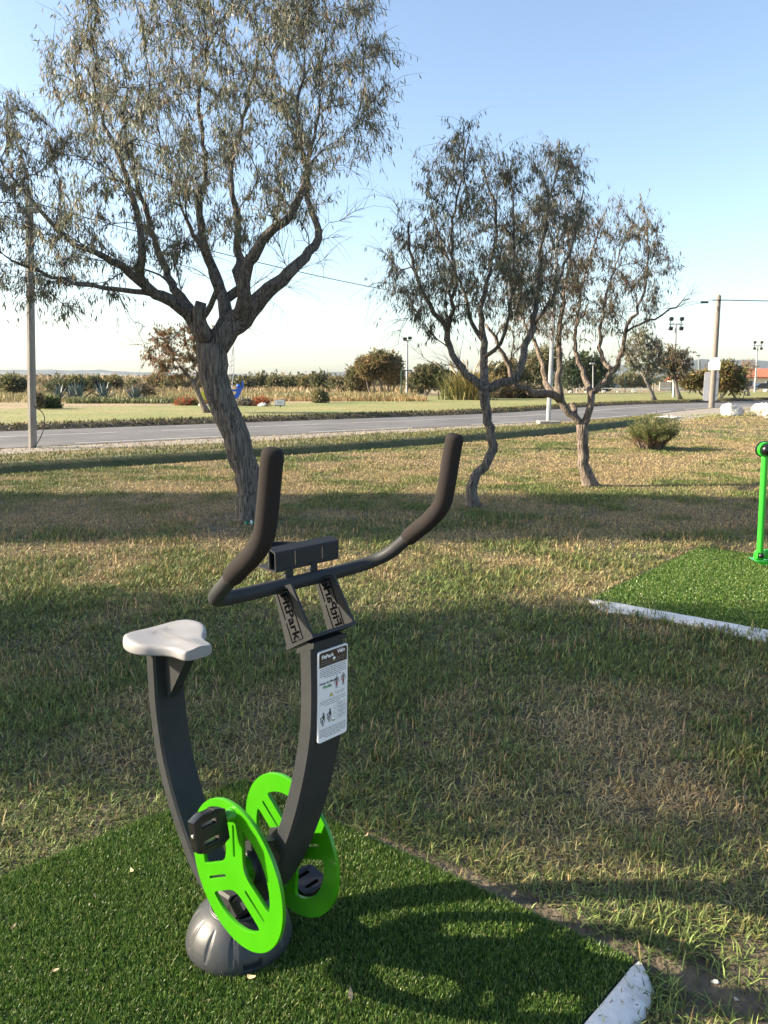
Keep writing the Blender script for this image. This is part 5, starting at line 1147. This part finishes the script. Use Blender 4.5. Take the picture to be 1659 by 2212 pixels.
for i, (u, v, s, lb) in enumerate([(436, 884, .3, 'white rock at the left edge of the flower bed'), (446, 886, .22, 'small white rock beside the russet tree trunk'), (568, 881, .36, 'pale rock at the right end of the flower bed'), (470, 887, .2, 'small white rock at the foot of the leaning trunk outline')]):
    p = AT(u, v, 46); p[2] = .17; boulder('bed_rock', p, (s, s * .8, s * .5), 600 + i, lb, 'rock')
Dk = 48.0; sk = Dk / FPX
sb_ = AT(495, 868, Dk); sb_[2] = .17
sculp = thing('windsurfer_sculpture', sb_, 'painted windsurfer sculpture with a blue figure, white sail frame and yellow board', 'sculpture')
pt = lambda u, v, dy=0.0: AT(u, v, Dk) + np.array([0, dy, 0])
figo = [(497, 868), (502, 852), (505, 862), (514, 861), (519, 852), (521, 845), (524, 841), (526, 836), (525.5, 829), (526, 825), (524.5, 822), (523, 825), (521.5, 823.5), (522.5, 829), (522.5, 835), (519.5, 838.5), (517, 839), (518, 836), (518.5, 833), (516.5, 831), (513, 832), (511.5, 835), (513, 839.5), (508, 841), (500, 841), (492, 839), (492, 843), (501, 845.5), (510, 845.5), (511, 848), (507, 853), (503, 857), (495, 861), (487, 868)]
mb = MB(); figv = lambda u, v, t: pt(u, v, t); mb.prism(figo[::-1], figv, -.07, .07); fg = mb.build('figure', M_blue, sculp)
mb = MB(); mb.lathe([(.01, -.14), (.10, -.11), (.135, 0), (.10, .11), (.01, .14)], pt(515, 834), 14); mb.build('head', M_blue, fg, smooth=60)
mb = MB(); mb.tube([pt(489, 870), pt(494, 800), pt(503.5, 745)], .03, 8); mb.tube([pt(503.5, 745), pt(505.5, 765), pt(505, 800), pt(500, 845)], .025, 8)
for v_, a, b in ((765, 500, 505.5), (790, 495.5, 505), (815, 492.5, 504), (780, 497, 503)): mb.tube([pt(a, v_ + 3), pt(b, v_ - 2)], .02, 6)
mb.tube([pt(503.5, 750), pt(498, 820)], .015, 6)
mb.build('sail_frame', M_metalwhite, sculp, smooth=60)
mb = MB(); mb.prism([(423, 860), (428, 849), (436, 844), (445, 846), (470, 862), (505, 872), (506, 876), (470, 874), (440, 868)], lambda u, v, t: pt(u, v, t), -.08, .08); mb.build('board', M_yellow, sculp)
# notice beside the bed
nb = G(606, 886); nb[2] = .16; no_ = thing('notice_board', nb, 'small white notice with a dark rim on a post on the far lawn', 'sign'); k = nb[1] / FPX
mb = MB(); mb.tube([nb, AT(605, 872, nb[1])], .04, 8); mb.build('post', M_cable, no_)
mb = MB(); mb.box(AT(605, 869.5, nb[1]) + [0, -.05, 0], (.62, .05, .36), bevel=.01); mb.build('rim', M_inkgrey, no_); mb = MB(); mb.box(AT(605, 869.5, nb[1]) + [0, -.085, 0], (.52, .03, .27)); fc = mb.build('face', M_signw, no_)
mb = MB()
for dz in (-.06, .01, .07): mb.box(AT(605, 869.5, nb[1]) + [0, -.102, dz], (.36, .006, .025))
mb.build('face_lines', M_inkgrey, fc)

# ------------------------------------------------------------------ fence, cars, house, walls
def fence_run(us, vb, vt, D, label, rail=False):
    A_ = AT(us[0], vb, D); o = thing('mesh_fence', [A_[0], A_[1], .1], label, 'fence')
    for u in us:
        p = AT(u, vb, D); p[2] = .05; t = AT(u, vt, D); mb = MB(); mb.tube([p, t], .05, 6); mb.build('post', M_fencegreen, o)
    mb = MB(); x0 = AT(us[0], vb, D)[0]; x1 = AT(us[-1], vb, D)[0]; zt = AT(us[0], vt, D)[2]
    for zz in np.arange(.25, zt, .28): mb.box(((x0 + x1) / 2, D, zz), (x1 - x0, .012, .012))
    for xx in np.arange(x0, x1, .35): mb.box((xx, D + .012, zt / 2 + .05), (.010, .010, zt - .1))
    mb.build('wire_mesh', M_fencegreen, o)
fence_run([1150, 1195, 1237, 1303, 1350, 1412, 1450], 853, 812, 104, 'green wire mesh fence with tall posts across the sports ground')
fence_run([1484, 1497, 1512, 1530, 1545], 850, 776, 112, 'taller green ball-stop fence behind the road signs')
def rail(us, vb, vt, D, label):
    A_ = AT(us[0], vb, D); o = thing('pipe_rail', [A_[0], A_[1], .1], label, 'railing'); 
    for u in us: p = AT(u, vb, D); p[2] = .05; t = AT(u, vt, D); mb = MB(); mb.tube([p, t], .05, 6); mb.build('post', M_metalwhite, o)
    mb = MB(); mb.tube([AT(us[0], vt, D), AT(us[-1], vt, D)], .05, 6); mb.build('top_rail', M_metalwhite, o)
rail([1245, 1272, 1300, 1328, 1356, 1384, 1412, 1440, 1468, 1496], 848, 839, 108, 'low white pipe railing in front of the parked cars')
gpst = AT(867, 858, 84)
goal = thing('goal_frame', [gpst[0], gpst[1], .1], 'tall green metal frame around the slim floodlight mast', 'metal frame')
for u in (867, 889): mb = MB(); p = AT(u, 858, 84); p[2] = .05; mb.tube([p, AT(u, 800, 84)], .06, 8); mb.build('post', M_fencegreen, goal)
mb = MB(); mb.tube([AT(866, 800, 84), AT(890, 800, 84)], .06, 8); mb.build('crossbar', M_fencegreen, goal)
# white posts near the hedge
for i, (u, lb) in enumerate([(1096, 'white bollard post left of the lamp post, nearer the crooked tree'), (1113, 'white bollard post left of the lamp post, next one to the right'), (1176, 'white post just left of the forked tree stem by the fence')]):
    p = AT(u, 850, 100); p[2] = .1; mb = MB(); mb.lathe([(.12, 0), (.12, 2.1), (.05, 2.2)], p, 10); o = mb.build('white_post', M_metalwhite, None, smooth=40); tag(o, lb, 'post')
def car(u, v, D, L, kind, body, label, yaw=0.0):
    b = AT(u, v, D); b[2] = .12; o = thing('parked_car', b, label, 'van' if kind == 'van' else 'car', 'parked cars behind the fence')
    cy, sy = math.cos(yaw), math.sin(yaw); Rm = np.array([[cy, -sy, 0], [sy, cy, 0], [0, 0, 1]])
    f = lambda x, zz, t: b + Rm @ np.array([x, t, zz]); h = L / 2
    if kind == 'van': o1 = [(-h, .35), (-h, 1.0), (-h + .15, 1.15), (-h + 1.0, 1.25), (-h + 1.7, 1.95), (h - .1, 1.98), (h, 1.8), (h, .35)]; gl = [(-h + 1.12, 1.27), (-h + 1.75, 1.85), (h - .3, 1.88), (h - .3, 1.27)]
    else: o1 = [(-h, .35), (-h, .75), (-h + .9, .92), (-h + 1.6, 1.42), (h - 1.0, 1.45), (h - .25, 1.0), (h, .9), (h, .35)]; gl = [(-h + 1.1, .95), (-h + 1.65, 1.36), (h - 1.05, 1.38), (h - .45, 1.0)]
    mb = MB(); mb.prism(o1, f, -.85, .85); bd = mb.build('body', body, o, smooth=20)
    mb = MB(); n_ = 3
    for q in range(n_):
        x0 = gl[0][0] + (gl[3][0] - gl[0][0]) * q / n_ + .06; x1 = gl[0][0] + (gl[3][0] - gl[0][0]) * (q + 1) / n_ - .02; tz = lambda x: np.interp(x, [gl[0][0], gl[1][0], gl[2][0], gl[3][0]], [gl[0][1] + .02, gl[1][1], gl[2][1], gl[3][1] + .02])
        mb.prism([(x0, gl[0][1]), (x0, tz(x0)), (x1, tz(x1)), (x1, gl[3][1])], f, -.875, -.852)
    mb.build('window', M_glass, bd)
    for x in (-h + .85, h - .85):
        mb = MB(); c = f(x, .33, -.78); mb.lathe([(.33, -.1), (.33, .1)], c, 18, axis=Rm @ np.array([0, 1, 0])); w_ = mb.build('wheel', M_tyre, o, smooth=40); mb = MB(); mb.lathe([(.2, .1), (.16, .115)], c, 14, axis=Rm @ np.array([0, -1, 0])); mb.build('rim', M_galv, w_, smooth=40)
car(1378, 843, 208, 5.0, 'van', M_carw, 'white van with side windows parked behind the fence'); car(1338, 845, 205, 4.3, 'van', M_carb, 'dark grey van parked left of the white van'); car(1300, 846, 190, 4.2, 'car', M_carw, 'white car parked behind the fence beside the dark green tree'); car(1282, 847, 180, 4.2, 'car', M_card, 'dark car parked behind the fence, leftmost of the parked row'); car(1318, 846, 195, 4.1, 'car', M_carb, 'blue grey car parked between the white car and the grey van')
car(1646, 843.5, 160, 4.6, 'car', M_card, 'black car parked in front of the red roofed house')
for i, (u, v, D, s, lb) in enumerate([(1232, 849, 112, .8, 'white boulder beside the railing left of the fence post'), (1268, 849, 112, .75, 'white boulder below the dark parked car'), (1305, 848, 112, .95, 'white boulder in front of the white parked car'), (1371, 849, 110, 1.0, 'white boulder in front of the white van'), (1335, 850, 112, .6, 'small white boulder in front of the grey van'), (1608, 846, 120, 1.0, 'white boulder in front of the black parked car'), (1655, 846, 122, .9, 'white boulder at the right frame edge beside the black car')]):
    p = AT(u, v, D); p[2] = .12; s *= .55; boulder('boulder', p, (s, s * .8, s * .7), 700 + i, lb)
def wall_box(u0, u1, vt, D, m, label):
    a = AT(u0, vt, D); b = AT(u1, vt, D); h_ = a[2]; o = thing('garden_wall', [(a[0] + b[0]) / 2, D, .1], label, 'wall'); mb = MB(); mb.box(((a[0] + b[0]) / 2, D, h_ / 2), (b[0] - a[0], .25, h_)); mb.build('wall', m, o); mb = MB(); mb.box(((a[0] + b[0]) / 2, D, h_ + .05), (b[0] - a[0] + .1, .36, .1)); mb.build('coping', M_wallpale, o)
wall_box(1425, 1600, 826, 140, M_wallpale, 'long pale garden wall behind the fence and the leaning trees')
wall_box(880, 980, 842, 150, M_kerb, 'white wall seen between the dark tree trunks')
def house(u0, u1, D, ve, vr, label, depth=8.0):
    a = AT(u0, ve, D); b = AT(u1, ve, D); he = a[2]; hr = AT(u0, vr, D + depth / 2)[2]; cx = (a[0] + b[0]) / 2; o = thing('house', [cx, D + depth / 2, .1], label, 'house'); w = b[0] - a[0]
    mb = MB(); mb.box((cx, D + depth / 2, he / 2), (w, depth, he)); wl_ = mb.build('wall', M_wall, o)
    mb = MB(); e = .5; V = [(a[0] - e, D - e, he - .12), (b[0] + e, D - e, he - .12), (b[0] + e, D + depth / 2, hr), (a[0] - e, D + depth / 2, hr), (a[0] - e, D + depth + e, he - .12), (b[0] + e, D + depth + e, he - .12)]; V2 = [(x, y, zz + .16) for x, y, zz in V]
    mb.add(V + V2, [(3, 2, 1, 0), (5, 2, 3, 4), (6, 7, 8, 9), (9, 8, 11, 10), (0, 1, 7, 6), (1, 2, 8, 7), (2, 5, 11, 8), (5, 4, 10, 11), (4, 3, 9, 10), (3, 0, 6, 9)])
    nrib = int(w / .45)
    for i in range(nrib):
        x = a[0] + w * (i + .5) / nrib; mb.tube([(x, D - e - .01, he + .06), (x, D + depth / 2, hr + .18)], .10, 6)
    mb.build('roof', M_roof, o)
    for i in range(max(1, int(w / 4.5))):
        x = a[0] + 2.2 + 4.5 * i
        if x > b[0] - 1: break
        mb = MB(); mb.box((x, D - .03, he * .5), (1.3, .08, 1.25)); wi = mb.build('window', M_glass, o); mb = MB()
        for dx in (-.95, .95): mb.box((x + dx, D - .05, he * .5), (.6, .06, 1.3))
        mb.build('shutter', M_metalwhite, wi)
house(1600, 1800, 172, 815, 798, 'low cream house with a red tiled roof at the right edge')
house(1466, 1500, 190, 822, 813, 'small red roofed house behind the leaning trees and the tall fence')

# ------------------------------------------------------------------ air
mb = MB(); mb.box((0, 1600, 53), (6600, 3900, 114)); hz = mb.build('haze', None)
mh = bpy.data.materials.new('haze_air'); mh.use_nodes = True; nt = mh.node_tree; nt.nodes.clear()
ou = nt.nodes.new('ShaderNodeOutputMaterial'); vo = nt.nodes.new('ShaderNodeVolumePrincipled'); vo.inputs['Color'].default_value = (.60, .78, 1.0, 1); vo.inputs['Density'].default_value = HAZE; vo.inputs['Anisotropy'].default_value = .2
nt.links.new(vo.outputs['Volume'], ou.inputs['Volume']); hz.data.materials.append(mh)
tag(hz, 'thin bluish morning haze over the whole plain', 'haze', kind='stuff')
